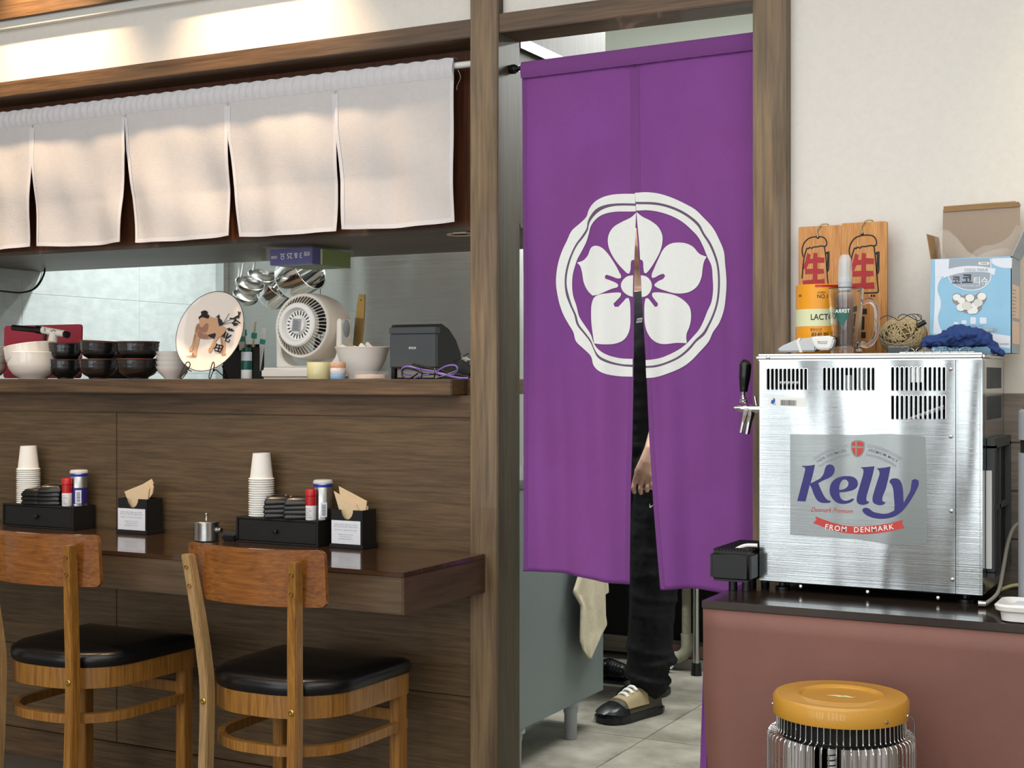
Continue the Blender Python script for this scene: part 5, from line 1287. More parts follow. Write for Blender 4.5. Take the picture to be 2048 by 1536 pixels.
# yellow tub
yt = thing('supplement_tub', 'orange and cream cylindrical tub with black lettering behind the mug', 'tub', (X(1641, 3.10), 3.10, DT))
yr = (X(1689, 3.10)-X(1593, 3.10))/2; yh = Z(1630, 568, 3.05)-DT
obj('tub', lt([(0, 0), (yr-.001, 0), (yr, .001), (yr, yh-.002), (yr-.002, yh), (0, yh)], 56), 'amber', yt, smooth=True)
def onc(r, off=.0004): return lambda x, y, z: (r*math.sin(x/r)*(1+off/r), -r*math.cos(x/r)*(1+off/r), y)
b = NB(); grid(b, 56, 1, lambda u, v: V(((yr+.0003)*math.sin(u*2*PI), -(yr+.0003)*math.cos(u*2*PI), yh*.40+yh*.245*v))); obj('cream_band', b, 'sage', yt, smooth=True)
for s, cxx, z_, sz, bo in (('LACTO-FIT', .031, yh*.525, .0185, .012), ('KOREA', .017, yh*.875, .0062, .0), ('NO.1', .019, yh*.82, .0125, .006), ('생유산균', .004, yh*.345, .0085, 0), ('락토핏', .013, yh*.255, .0165, .012), ('프로바이오틱스', .019, yh*.145, .0095, 0)):
    t = textbm(s, sz, bo, maxe=.006); f = onc(yr, .0006); mapped(t, lambda x, y, z: f(cxx+x*.85, z_+y, 0)); obj('lettering', t, 'ink', yt, smooth=True)
for i in range(5):
    b = NB(); grid(b, 3, 1, lambda u, v: V(((yr+.0006)*math.sin(-1.25+.12*u+.0*v), -(yr+.0006)*math.cos(-1.25+.12*u), yh*(.12+.055*i)+.0022*v))); obj('small_print', b, 'dgrey', yt)
b = NB(); grid(b, 10, 1, lambda u, v: V(((yr+.0006)*math.sin(.05+1.0*u), -(yr+.0006)*math.cos(.05+1.0*u), yh-.0055-.005*(1-v)+.0035))); obj('red_tab', b, 'red', yt)
t = textbm('1960', .008, 0, maxe=.004); f = onc(yr, .0006); mapped(t, lambda x, y, z: f(-.038+x*.8, yh*.84+y, 0)); obj('emblem', t, 'ink', yt)
# handheld device
hd2 = thing('handheld_reader', 'grey and white handheld plastic device lying before the orange tub', 'device', (X(1640, 3.0), 3.0, DT))
Yd = 2.985
hp = lambda X_, Y_, Yo=0: at(1560+X_/4.197, 400+Y_/4.197, Yd+Yo)
def pz(p): p = V(p); p.z = max(p.z, DT+.0005); return p
b = NB(); P = [(-30, 1262), (10, 1225), (150, 1165), (300, 1150), (300, 1270), (150, 1275), (20, 1278)]
Q = [pz(hp(*p)) for p in P]
bb_ = NB(); prism(bb_, [(q.x, q.z) for q in Q[::-1]], 0, .036, T(0, Yd+.036, 0) @ RX); bmesh.ops.bevel(bb_, geom=bb_.edges[:], offset=.003, segments=2, affect='EDGES')
obj('handle', bb_, 'lgrey', hd2, world=True, smooth=True)
Q = [pz(hp(*p)) for p in [(258, 1150), (290, 1145), (430, 1138), (456, 1165), (450, 1210), (425, 1258), (330, 1262), (290, 1235)]]
b = NB(); prism(b, [(q.x, q.z) for q in Q[::-1]], 0, .044, T(0, Yd+.040, 0) @ RX); bmesh.ops.bevel(b, geom=b.edges[:], offset=.003, segments=2, affect='EDGES'); hdh = obj('head', b, 'white', hd2, world=True, smooth=True)
Q = [hp(*p, -.0046) for p in [(290, 1172), (420, 1160), (436, 1172), (425, 1225), (410, 1240), (320, 1240), (285, 1200)]]
b = NB(); b.faces.new([b.verts.new(q) for q in Q]); obj('label', b, 'paper', hdh, world=True)
for y_, s in ((1190, 'TIMBOL SILICONE'), (1204, 'POWER SEALER')):
    t = textbm(s, 11, .012); mapped(t, lambda x, y, z: hp(355+x, y_-y, -.0050)); obj('lettering', t, 'ink', hdh, world=True)
Q = [pz(hp(*p)) for p in [(135, 1185), (155, 1160), (175, 1158), (160, 1190), (190, 1278), (165, 1278)]]
b = NB(); prism(b, [(q.x, q.z) for q in Q[::-1]], 0, .038, T(0, Yd+.037, 0) @ RX); obj('white_band', b, 'white', hd2, world=True)
# glass mug and spray bottle
gm = thing('glass_mug', 'clear glass beer mug with a thick handle on the dispenser', 'mug', (X(1692, 3.03), 3.03, DT))
mr_ = (X(1727, 3.03)-X(1657, 3.03))/2; mh_ = Z(1690, 576, 3.03)-DT
prof = [(0, .0), (mr_*.86, .0), (mr_*.90, .004), (mr_*.84, .012), (mr_*.83, .03), (mr_*.86, .06), (mr_*.97, mh_*.8), (mr_, mh_-.002), (mr_-.0015, mh_), (mr_-.0035, mh_-.002), (mr_*.97-.004, mh_*.8), (mr_*.86-.006, .06), (mr_*.83-.007, .03), (mr_*.6, .014), (0, .012)]
obj('mug', lt(prof, 48), 'glass', gm, smooth=True)
H = [(mr_*.93, 0, mh_*.77), (mr_+.014, 0, mh_*.80), (mr_+.026, 0, mh_*.70), (mr_+.028, 0, mh_*.45), (mr_+.024, 0, mh_*.24), (mr_+.010, 0, mh_*.13), (mr_*.86, 0, mh_*.15)]
obj('handle', tb(spl(H, 7), .0062, 12), 'glass', gm, smooth=True)
b = NB(); f = onc(mr_*.90, .0012); pl_ = fill([[(-.014, .098), (.016, .098), (.016, .083), (.001, .058), (-.014, .083)]], 0, .006); mapped(pl_, lambda x, y, z: f(x, y, 0)); obj('green_emblem', pl_, 'teal', gm)
t = textbm('TERRA', .0115, .02, maxe=.004); mapped(t, lambda x, y, z: [a*1.01 if i < 2 else a for i, a in enumerate(f(.001-x*.9, .091+y, 0))]); obj('lettering', t, 'paper', gm)
sb = thing('spray_bottle', 'small clear pump bottle with a domed cap standing in the glass mug', 'bottle', (X(1690, 3.03)-.001, 3.034, DT+.0145))
sh_ = Z(1690, 507, 3.03)-DT-.0145
obj('bottle', lt([(0, 0), (.017, 0), (.018, .002), (.018, sh_*.50), (.017, sh_*.56), (.010, sh_*.60), (.010, sh_*.63)], 32), 'milky', sb, smooth=True)
obj('screw_collar', lt([(.012, sh_*.60), (.0145, sh_*.60), (.0145, sh_*.73), (.011, sh_*.75), (.006, sh_*.76), (.006, sh_*.93), (.004, sh_*.95), (0, sh_*.95)], 32), 'lgrey', sb, smooth=True)
obj('dome_cap', lt([(.0155, sh_*.69), (.0150, sh_*.85), (.0135, sh_*.94), (.009, sh_*.985), (0, sh_)], 32), 'milky', sb, smooth=True)
# ball of twine and black cord
tw = thing('twine_ball', 'big ball of natural jute twine between the signs and the tissue box', 'twine', (X(1806, 3.12), 3.12, DT))
Rw = .047; tw_c = V((0, 0, .040))
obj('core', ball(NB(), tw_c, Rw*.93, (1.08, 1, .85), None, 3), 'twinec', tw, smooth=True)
b = NB(); random.seed(5)
for i in range(90):
    ax = V((random.gauss(0, .55), random.gauss(0, 1), random.gauss(0, .5))).normalized(); o1 = ax.orthogonal().normalized(); o2 = ax.cross(o1); off = random.uniform(-.35, .35)
    rr = Rw*math.sqrt(1-off*off)*random.uniform(.985, 1.02)
    tube(b, [tw_c+V(((ax*off*Rw+o1*math.cos(a)*rr+o2*math.sin(a)*rr).x*1.08, (ax*off*Rw+o1*math.cos(a)*rr+o2*math.sin(a)*rr).y, (ax*off*Rw+o1*math.cos(a)*rr+o2*math.sin(a)*rr).z*.85)) for a in [2*PI*k/26 for k in range(26)]], .0014, 5, True)
o = obj('strands', b, 'twine', tw, smooth=True); o['kind'] = 'stuff'
bcord = thing('earphone_cord', 'thin black cord looped over the twine ball', 'cord', (X(1800, 3.05), 3.05, DT+.07))
cz = lambda L, Y=3.055: [pz(at(1560+a/4.197, 400+c/4.197, Y)) for a, c in L]
obj('cord', tb(spl(cz([(800,1265),(812,1180),(825,1110),(808,1050),(840,1000),(900,970),(960,990),(1000,1010),(1080,965),(1150,960),(1185,975),(1180,1005),(1150,1010),(1100,985),(1040,960),(1000,975),(990,1000)]), 8), .0009, 6), 'black', bcord, world=True)
obj('cord', tb(spl(cz([(820,1110),(860,1160),(940,1190),(1040,1180),(1110,1130),(1150,1060),(1140,990),(1110,970)]), 8), .0009, 6), 'black', bcord, world=True)
obj('cord', tb(spl(cz([(1150,965),(1175,985),(1195,1010),(1205,1030)]), 8), .0009, 6), 'black', bcord, world=True)
a_, b_ = cz([(1150, 1060), (1222, 1022)], 3.05); obj('jack', cyl(NB(), a_, b_, .0052), 'black', bcord, world=True, smooth=True)
a_, b_ = cz([(808, 1190), (818, 1110)], 3.05); obj('slider', cyl(NB(), a_, b_, .0018), 'black', bcord, world=True, smooth=True)
gb2 = thing('grey_box', 'small grey plastic box lying under the twine ball', 'box', (X(1799, 3.02), 3.02, DT)); obj('box', bx(-.022, .022, -.010, .014, 0, .0125, .001), 'dgrey', gb2)
obj('lid', bx(-.0222, .0222, -.0102, .0142, .0126, .0142, .0006), 'grey', gb2)
# coiled rack
wk = thing('wire_rack', 'low coil of bright steel wire beneath the blue towel', 'rack', (X(1875, 3.0), 2.99, DT))
Pk = []
for i in range(0, 8*12+1):
    a = 2*PI*i/12; Pk.append((-.070+.140*i/96, .010*math.sin(a), .0058+.0048*math.cos(a)))
obj('coil', tb(Pk, .0009, 6), 'chrome', wk, smooth=True); obj('bar', cyl(NB(), (-.075, 0, .0015), (.075, 0, .0015), .0013), 'chrome', wk)
# blue towel: crumpled mass
bt_ = thing('blue_towel', 'crumpled blue towel lying before the tissue box', 'towel', (X(1915, 3.0), 3.03, DT+.010))
b = NB(); random.seed(11)
tq2 = lambda X_, Y_, Y=3.02: at(1560+X_/4.197, 400+Y_/4.197, Y)
for pts, r in (([(1235,1200),(1300,1190),(1400,1180)], [.016,.019,.020]), ([(1400,1160),(1470,1140),(1560,1130),(1650,1140),(1720,1170)], [.021,.024,.024,.022,.018]), ([(1450,1210),(1600,1200),(1720,1200)], [.014,.016,.016]), ([(1720,1190),(1780,1220),(1830,1270),(1860,1295)], [.016,.014,.012,.009]), ([(1480,1110),(1560,1095),(1650,1110)], [.008,.009,.008])):
    limb(b, [tq2(*p) for p in pts], r, (1, 1.3, .9))
for v in b.verts:
    if v.co.x < DX1+.003: v.co.z = max(v.co.z, DT+.0105)
o = obj('towel', b, 'bluec', bt_, world=True, smooth=True); mod_remesh(o, .0026, 3)
tx_ = bpy.data.textures.new('crumple', 'MUSGRAVE') if False else bpy.data.textures.new('crumple', 'CLOUDS'); tx_.noise_scale = .014; tx_.noise_type = 'HARD_NOISE'; tx_.noise_depth = 1
dm_ = o.modifiers.new('d', 'DISPLACE'); dm_.texture = tx_; dm_.strength = .009; dm_.mid_level = .6; dm_.texture_coords = 'LOCAL'
# ------------------------------------------------------------------ tissue carton
BYf = 3.085; cx0, cx1 = X(1862, BYf), X(2023, BYf); chh = Z(1950, 515, BYf)-DT; Wc = (cx1-cx0)/2; DC = .125
cb2 = thing('tissue_carton', 'open sky-blue carton with grey lettering and raised flaps', 'carton', ((cx0+cx1)/2, BYf, DT))
L0 = V(cb2.location)
obj('front', bx(-Wc, Wc, 0, .0015, 0, chh), 'boxblue', cb2)
obj('right_side', bx(Wc-.0015, Wc, 0, DC, 0, chh), 'boxgrey', cb2)
b = NB(); box(b, -Wc, Wc-.0016, DC-.0015, DC, 0, chh); box(b, -Wc, -Wc+.0015, .0016, DC-.0016, 0, chh); box(b, -Wc+.0016, Wc-.0016, .0016, DC-.0016, 0, .0015); obj('carton', b, 'cardb', cb2)
def flap(name, quad, m, m2=None):
    Q = [V(q) for q in quad]; n = (Q[1]-Q[0]).cross(Q[3]-Q[0]).normalized()*.0015; b = NB()
    a = [b.verts.new(q) for q in Q]; c = [b.verts.new(q+n) for q in Q]; b.faces.new(a); b.faces.new(c[::-1])
    for i in range(len(Q)): b.faces.new((a[i], a[(i+1) % len(Q)], c[(i+1) % len(Q)], c[i]))
    return obj(name, b, m, cb2)
W = lambda px, py, Y: at(px, py, Y)-L0
yb = BYf+DC
flap('back_flap', [(-Wc, DC, chh), W(1886, 420, yb+.004), W(1893, 413, yb+.006), W(2030, 402, yb+.006), W(2040, 410, yb+.006), (Wc, DC, chh)], 'cardg')
flap('back_flap_fold', [W(1887, 424, yb+.001), W(1887, 413, yb-.002), W(1990, 405, yb-.002), W(2038, 404, yb-.002), W(2042, 412, yb+.001)], 'cardb')
flap('left_flap', [(-Wc, .002, chh), W(1854, 468, BYf+.01), W(1878, 475, BYf+.09), (-Wc, DC, chh)], 'cardb')
flap('right_flap', [(Wc, .0, chh), (Wc, DC, chh), W(2075, 455, yb), W(2048, 458, BYf+.02)], 'boxgrey')
# printing on the front
s0 = 4.197*0+4.8   # crop scale of the carton study: px = 1850 + X/4.8, py = 400 + Y/4.8
kf = lambda X_, Y_, off=.0004: at(1850+X_/4.798, 400+Y_/4.798, BYf-off)-L0
def kp(name, poly, m, off=.0004, sm=True):
    b = fill([soft(fl_(poly), 3) if sm else fl_(poly)]); mapped(b, lambda x, y, z: kf(x, -y, off)); return obj(name, b, m, cb2)
def kt(s, x, y, size, m, bold=0, off=.0012, sx_=1):
    t = textbm(s, size, bold); mapped(t, lambda a, c, z: kf(x+a*sx_, y-c, off)); return obj('lettering', t, m, cb2)
kp('white_panel', [(95,570),(225,565),(225,700),(175,730),(130,800),(120,870),(150,960),(150,1030),(125,1120),(140,1210),(165,1270),(165,1285),(78,1285),(95,900)], 'boxwhite', .0004)
kp('white_panel', [(640,562),(835,555),(832,655),(740,650),(660,620),(640,600)], 'boxwhite', .0004)
kp('white_panel', [(640,1280),(820,1305),(818,1425),(640,1400)], 'boxwhite', .0004)
kp('badge', [(222,566),(632,560),(632,760),(590,820),(520,860),(430,870),(340,850),(260,800),(222,740)], 'boxwhite', .0005)
kp('badge', [(232,566),(622,560),(622,755),(582,812),(515,850),(430,860),(345,842),(268,795),(232,738)], 'boxgrey', .0007)
kp('ribbon', [(100,735),(180,680),(300,645),(430,632),(560,640),(680,660),(665,725),(620,700),(540,690),(430,690),(320,705),(230,730),(170,755),(180,735)], 'boxwhite', .0009)
kt('COCO TISSUE', 490, 672, 36, 'inkg', .004, .0013)
kt('코', 300, 775, 92, 'dgrey', .02); kt('코', 405, 765, 112, 'dgrey', .03); kt('티슈', 535, 780, 78, 'paper', .02)
kt('THE WORLD KOREA TISSUE', 420, 824, 17, 'paper', .01)
kp('pill', rrect(512, 615, 595, 622, 12), 'paper', .0010, False); kt('위생용품', 563, 608, 18, 'inkg', .01, .0014)
# picture of the white coin tissues
random.seed(9)
kp('tissue_picture', [(262,945),(275,900),(320,895),(360,920),(420,900),(480,915),(520,885),(570,890),(590,930),(575,985),(545,1000),(540,1050),(500,1080),(430,1090),(370,1075),(320,1040),(310,1010),(270,985)], 'cableg', .0006)
for (x, y, r) in ((305,935,38),(350,965,36),(345,1030,42),(400,1015,48),(430,940,42),(470,1060,38),(510,985,44),(545,925,42),(480,1010,36),(440,1065,34)):
    kp('tissue_picture', [(x+r*math.cos(a)*1.0, y+r*math.sin(a)*.85) for a in [2*PI*k/12 for k in range(12)]], 'paper' if r < 43 else 'charw', .0008+.00003*r)
for x, y, w_, h in ((375,1172,48,36),(462,1158,54,66),(558,1158,66,60),(298,1182,44,22)): kp('small_picture', rrect(x-w_/2, x+w_/2, y-h/2, y+h/2, 8), 'boxwhite', .0007, False)
kp('caption_bar', rrect(200, 690, 1230, 1264, 15), 'boxgrey', .0007, False); kt('더 깨끗하고 편안하게 사용하는 압축물티슈', 445, 1247, 23, 'paper', .006)
kt('한 장씩 꺼내 물에 적시면 부드러운 물티슈가 됩니다', 430, 1210, 12, 'inkg', .004); kt('MADE IN KOREA', 730, 1382, 20, 'inkg', .01)
kp('crease', [(60, 566), (95, 566), (80, 1285), (45, 1285)], 'boxblue', .0003, False)
# side printing
def ks(y0, y1, z0, z1, m, off=.0003): return obj('side_print', bx(Wc, Wc+off, y0, y1, z0, z1), m, cb2)
ks(.012, DC-.01, .075, .145, 'peach'); ks(.012, DC-.01, .02, .068, 'peach')
for i in range(8): ks(.016, .05+.01*(i % 3), .08+i*.0075, .0815+i*.0075, 'inkg', .0006)
# clear bag liner
lb_ = NB(); random.seed(2)
grid(lb_, 26, 12, lambda u, v: (lambda a: V(((Wc-.008)*math.cos(a)*(1+.25*v*abs(math.cos(a))), DC/2+(DC/2-.008)*math.sin(a)*(1-.1*v), chh-.05+(.05+.035+.028*math.sin(2*a+.6)+.012*math.sin(5*a))*v+.002*math.sin(a*11+v*9))))(u*2*PI))
mod_solid(obj('bag_liner', lb_, 'film', cb2, smooth=True), .0004)
# ------------------------------------------------------------------ far right things
gp = thing('water_bottle', 'tall grey lidded flask cut by the right edge', 'flask', (X(2037, 2.93)+.053, 2.93, TT+.0005))
gz = lambda py: Z(2040, py, 2.93)-TT
obj('body', lt([(0, 0), (.050, 0), (.053, .003), (.053, gz(905)), (0, gz(905))], 40), 'grey', gp, smooth=True)
obj('dark_band', lt([(0, gz(905)), (.049, gz(905)), (.049, gz(880)), (0, gz(880))], 40), 'dark', gp, smooth=True)
obj('cap', lt([(0, gz(879)), (.053, gz(879)), (.053, gz(824)), (.049, gz(819)), (0, gz(819))], 40), 'grey', gp, smooth=True)
obj('vent', bx(-.04, -.01, -.03, .03, gz(819), gz(813), .002), 'dark', gp)
t = textbm('IBK', .012, .01); mapped(t, lambda x, y, z: (-.0533, -.012+x*0-.0, 0)) ; t.free()
pt = thing('white_tray', 'white plastic tray with rounded edge at the right end of the counter', 'tray', (atz(2030, 1225, TT).x+.04, 2.83, TT+.0005))
b = NB(); rows = []
for s, z in ((.045, 0), (.050, .002), (.052, .018), (.060, .022), (.062, .030), (.058, .034), (.050, .030), (.046, .026)):
    rows.append([b.verts.new((q[0], q[1], z)) for q in rrect(-s, s, -s*.95, s*.95, s*.45, 6)])
n = len(rows[0])
for A_, B_ in zip(rows, rows[1:]):
    for i in range(n): b.faces.new((A_[i], A_[(i+1) % n], B_[(i+1) % n], B_[i]))
b.faces.new(rows[-1]); b.faces.new(rows[0][::-1]); bmesh.ops.recalc_face_normals(b, faces=b.faces[:])
obj('tray', b, 'white', pt, smooth=True); obj('insert', bx(-.03, .03, -.028, .028, .0262, .031, .002), 'boxwhite', pt)
ch2 = thing('clear_hose', 'clear brown hose curving down behind the grey flask', 'hose', (X(2010, 3.1), 3.1, TT))
P = [at(2052, 1046, 3.13), at(2030, 1052, 3.10), at(2016, 1085, 3.07), at(2006, 1140, 3.03), at(1996, 1185, 2.98)]; P.append(V((P[-1].x-.018, 2.94, TT+.008))); P[-2].z = max(P[-2].z, TT+.02)
obj('hose', tb(spl(P, 8), .0042, 10), 'cableg', ch2, world=True, smooth=True)
obj('hose_end', cyl(NB(), P[-1]+V((-.0, 0, 0)), P[-1]+V((-.014, -.004, 0)), .006), 'chrome', ch2, world=True, smooth=True)
obj('second_tube', tb(spl([at(2000, 1180, 3.15), at(2022, 1172, 3.18), at(2052, 1168, 3.2)], 6), .004, 8), 'tapeb', ch2, world=True)
# ================================================================== HEATER
hx, hy, hzt = atz(1683, 1386, .618).x, 2.575, .618
ht = thing('halogen_heater', 'round wire-caged electric heater with a mustard yellow top', 'heater', (hx, hy, 0))
R = .1215
obj('top_cap', lt([(R-.002, hzt-.036), (R+.0005, hzt-.036), (R+.001, hzt-.034), (R+.001, hzt-.006), (R-.003, hzt-.0005), (R-.008, hzt), (R*.68, hzt-.001), (R*.64, hzt+.0008), (R*.61, hzt-.001), (R*.585, hzt-.0045), (0, hzt-.0045)], 72), 'yel', ht, smooth=True)
b = fill([soft([(-.010, 0), (-.004, .003), (.002, .002), (.004, .005), (.012, .001), (.016, .003), (.012, -.003), (.004, -.002), (0, -.005), (-.006, -.003), (-.016, -.004)], 2)]); mapped(b, lambda x, y, z: (x*1.7, y*1.8, hzt-.0041)); obj('paint_chip', b, 'sage', ht)
for a in (-2.95, -.62, -.05, 1.6):
    o = obj('screw', lt([(0, 0), (.0035, 0), (.003, .002), (0, .0024)], 14), 'steelm', ht, smooth=True); o.location = ((R+.001)*math.cos(a), (R+.001)*math.sin(a), hzt-.026); o.rotation_euler = (0, PI/2, a)
obj('neck', lt([(R-.012, hzt-.075), (R-.010, hzt-.036), (R-.014, hzt-.036)], 60), 'dark', ht, smooth=True)
obj('neck_band', lt([(R*.86, hzt-.068), (R*.98, hzt-.066), (R*.98, hzt-.0655), (R*.86, hzt-.0675)], 60), 'dsteel', ht, smooth=True)
wm = None; NW = 64
for i in range(NW):
    if wm is None:
        pth = spl([(R-.006, 0, hzt-.037), (R-.0055, 0, hzt-.058), (R-.004, 0, hzt-.066), (R+.006, 0, hzt-.069), (R+.0105, 0, hzt-.075), (R+.0115, 0, hzt-.09)], 4)+[V((R+.0115, 0, .10)), V((R+.004, 0, .085))]
        o = obj('cage_wire', tb(pth, .00115, 6), 'chrome', ht, smooth=True); wm = o.data
    else: o = obj('cage_wire', wm, None, ht)
    o.rotation_euler = (0, 0, 2*PI*i/NW)
for z in (.47, .30, .15):
    obj('cage_ring', tb([((R+.013)*math.cos(2*PI*i/60), (R+.013)*math.sin(2*PI*i/60), z) for i in range(60)], .0011, 6, True), 'steelm', ht, smooth=True)
# fluted reflector behind the tube: open towards the room
b = NB(); NR = 56
def rf(u, v):
    a = math.radians(-165+330*u)+PI/2+math.radians(0); k = .094+.006*math.cos(u*NR*PI)
    return V((k*math.cos(a), k*math.sin(a), .10+(hzt-.172)*v))
grid(b, NR*2, 1, rf); mod_solid(obj('reflector', b, 'chrome', ht), .0008)
tbm = obj('halogen_tube', cyl(NB(), (0, -.06, .12), (0, -.06, hzt-.08), .0085, n=24), 'paper', ht, smooth=True)
b = NB(); P = [(.0092*math.cos(i*2*PI/10), -.06+.0092*math.sin(i*2*PI/10), .13+(hzt-.225)*i/420) for i in range(421)]; tube(b, P, .0012, 5); obj('coil', b, 'black', tbm)
obj('base', lt([(0, .0005), (.15, .0005), (.155, .006), (.155, .03), (.14, .055), (.125, .085), (.12, .10), (0, .10)], 60), 'yel', ht, smooth=True)
ob_ = obj('handle_wire', tb(spl([((R+.002), 0, hzt-.025), (R+.012, -.004, hzt-.035), (R+.014, -.01, hzt-.06)], 5), .0012, 6), 'dsteel', ht)
# ================================================================== KITCHEN
gcx = -1.95; g0, g1 = 3.50, 4.425
gc = thing('kitchen_cabinet', 'grey painted metal cabinet on round feet inside the doorway', 'cabinet', (-2.2, 3.95, 0))
obj('body', bx(-2.24, gcx, 3.765, g1, .128, .86, .002), 'cabgrey', gc, world=True)
obj('worktop', bx(-2.26, gcx+.004, 3.755, g1+.005, .861, .89, .002), 'steelp', gc, world=True)
lm = None
for x_, y_ in ((-1.985, 4.235), (-2.2, 4.235), (-2.2, 3.83), (-1.985, 3.83)):
    if lm is None:
        o = obj('foot', lt([(0, .0005), (.0195, .0005), (.021, .003), (.0215, .085), (.024, .09), (.0245, .105), (.033, .112), (.033, .1275), (0, .1275)], 32), 'grey', gc, smooth=True); lm = o.data
    else: o = obj('foot', lm, None, gc)
    o.location = V((x_, y_, 0))-V(gc.location)
hbr = obj('handle_bar', (lambda b: (cyl(b, (gcx+.02, 4.20, .80), (gcx+.02, 4.40, .80), .006), cyl(b, (gcx, 4.205, .80), (gcx+.02, 4.205, .80), .004), cyl(b, (gcx, 4.395, .80), (gcx+.02, 4.395, .80), .004), b)[-1])(NB()), 'steelm', gc, world=True, smooth=True)
# small things on that cabinet, seen in the slit beside the post
for k in range(6):
    t = thing('black_dish', ['lowest', 'second', 'third', 'fourth', 'fifth', 'topmost'][k]+' black dish of the stack in the gap beside the curtain', 'dish', (-2.09, 3.86, .8905+k*.017), 0, 'black dishes stacked on the grey cabinet')
    obj('dish', lt([(0, .002), (.04, .002), (.07, .012), (.075, .020), (.0735, .021), (.068, .014), (.04, .005), (0, .005)], 32), 'blackl', t, smooth=True)
cv = thing('white_cup', 'small white cup with a dark print in the gap beside the curtain', 'cup', (-2.085, 3.86, .8905+.108)); obj('cup', lt([(0, 0), (.022, 0), (.028, .07), (.0265, .07), (.021, .003), (0, .003)], 28), 'white', cv, smooth=True)
obj('print', lt([(.0245, .02), (.0275, .045)], 28), 'bluebox', cv, smooth=True)
# towels on the handle
def towel(name, label, pts, Y, m='towel', fold=.004):
    t = thing(name, label, 'towel', at(pts[0][0], pts[0][1], Y))
    P = [at(px, py, Y) for px, py in pts]
    return t, P
tw1 = thing('cream_towel', 'cream towel hanging in a point from the grey cabinet', 'towel', (gcx+.036, 4.30, .80))
YT = lambda z: 0
def tpt(px, py, xx=gcx+.032): return atx(px, py, xx)
def tsheet(nm, quadL, quadR, m, par, xo=0, nv=24, nu=8):
    L_ = [tpt(*p) for p in quadL]; R_ = [tpt(*p) for p in quadR]
    def itp(A, v):
        s = v*(len(A)-1); i = min(int(s), len(A)-2); return A[i].lerp(A[i+1], s-i)
    def f(u, v):
        p = itp(L_, v).lerp(itp(R_, v), u); p.x += xo+.006*math.sin(u*7+v*3)+.003*math.sin(u*15); return p
    return mod_solid(obj(nm, grid(NB(), nu, nv, f), m, par, world=True, smooth=True), .003)
tsheet('back_fold', [(1175, 1085), (1175, 1150), (1180, 1190)], [(1221, 1085), (1221, 1150), (1220, 1178)], 'towel', tw1, -.012)
tsheet('middle_fold', [(1160, 1085), (1165, 1150), (1175, 1190), (1196, 1205)], [(1207, 1085), (1212, 1150), (1217, 1185), (1205, 1192)], 'towel', tw1, -.004)
tsheet('front_fold', [(1158, 1085), (1150, 1150), (1138, 1184), (1153, 1210), (1152, 1280), (1160, 1300), (1174, 1317)], [(1196, 1085), (1200, 1150), (1202, 1200), (1203, 1230), (1207, 1249), (1192, 1280), (1176, 1316)], 'towel', tw1, .008, 40, 12)
# sink counter at the back with pipes
sk = thing('sink_counter', 'dark open-fronted sink counter at the back of the kitchen', 'counter', (-1.3, 5.65, 0))
obj('sink_top', bx(-2.6, .3, 5.32, 5.93, .80, .84, .003), 'steelp', sk, world=True)
obj('apron', bx(-2.6, .3, 5.33, 5.35, .42, .799), 'dsteel', sk, world=True)
obj('shade_back', bx(-2.6, .3, 5.60, 5.62, .01, .799), 'dark', sk, world=True)  # black sheet standing in for the unlit space under the sink
for x_ in (-2.55, X(1391, 5.36), -.4):
    lg = obj('leg', cyl(NB(), (x_, 5.37, .03), (x_, 5.37, .799), .014), 'steelm', sk, world=True, smooth=True)
    obj('leg_foot', cyl(NB(), (x_, 5.37, .0005), (x_, 5.37, .05), .022, .018), 'black', lg, world=True, smooth=True)
obj('low_rail', bx(-2.6, .3, 5.585, 5.599, .02, .09), 'wains', sk, world=True)
pi_ = thing('drain_pipe', 'grimy cream drain pipe with an elbow under the sink', 'pipe', (X(1372, 5.42), 5.42, 0))
px_ = X(1373, 5.42)
obj('pipe', tb([(px_, 5.42, .42), (px_, 5.42, .14)], .019, 20), 'pipe', pi_, world=True, smooth=True)
obj('elbow', tb(spl([(px_, 5.42, .155), (px_, 5.42, .09), (px_-.03, 5.42, .058), (px_-.075, 5.42, .052)], 6), .024, 20), 'pipe', pi_, world=True, smooth=True)
obj('floor_pipe', tb([(px_-.07, 5.42, .052), (px_-.16, 5.42, .05)], .018, 16), 'pipe', pi_, world=True, smooth=True)
ww_ = thing('white_strap', 'flat white plastic loop standing by the drain pipe', 'strap', (X(1338, 5.36), 5.36, .02))
ol_ = [(-.012, 0), (.012, 0), (.019, .01), (.016, .03), (.018, .075), (.008, .085), (-.012, .085), (-.016, .075), (-.016, .01)]
obj('loop', mod_solid(obj('loop_edge', (lambda b: (tube(b, [(x_*.9, 0, z_) for x_, z_ in ol_], .003, 8, True), b)[1])(NB()), 'white', ww_), .0005).data and bx(-.014, .014, .001, .004, .006, .08, .001), 'lgrey', ww_)
rp = thing('red_brown_pipe', 'reddish brown bar lying on the floor under the sink', 'bar', (-1.95, 5.45, .02))
obj('bar', bx(-2.12, -1.80, 5.46, 5.49, .045, .095, .004), mat('dusty_red', '6a4a44', .7), rp, world=True); obj('bar_foot', bx(-2.10, -1.80, 5.45, 5.50, .0005, .044), 'cableg', rp, world=True)
bs2 = thing('black_clog', 'round-toed black rubber shoe on the floor behind the grey cabinet', 'shoe', atz(1222, 1369, 0))
b = NB(); limb(b, [(-.10, .02, .035), (-.03, .0, .05), (.02, 0, .045)], [.034, .045, .036], (1, 1, .95)); 
for v in b.verts: v.co.z = max(v.co.z, .0006)
obj('shoe', b, 'shoeb', bs2, smooth=True); bs2.location.y += .05
obj('sole', bx(-.14, .055, -.045, .048, .0004, .012, .005), 'dsteel', bs2)
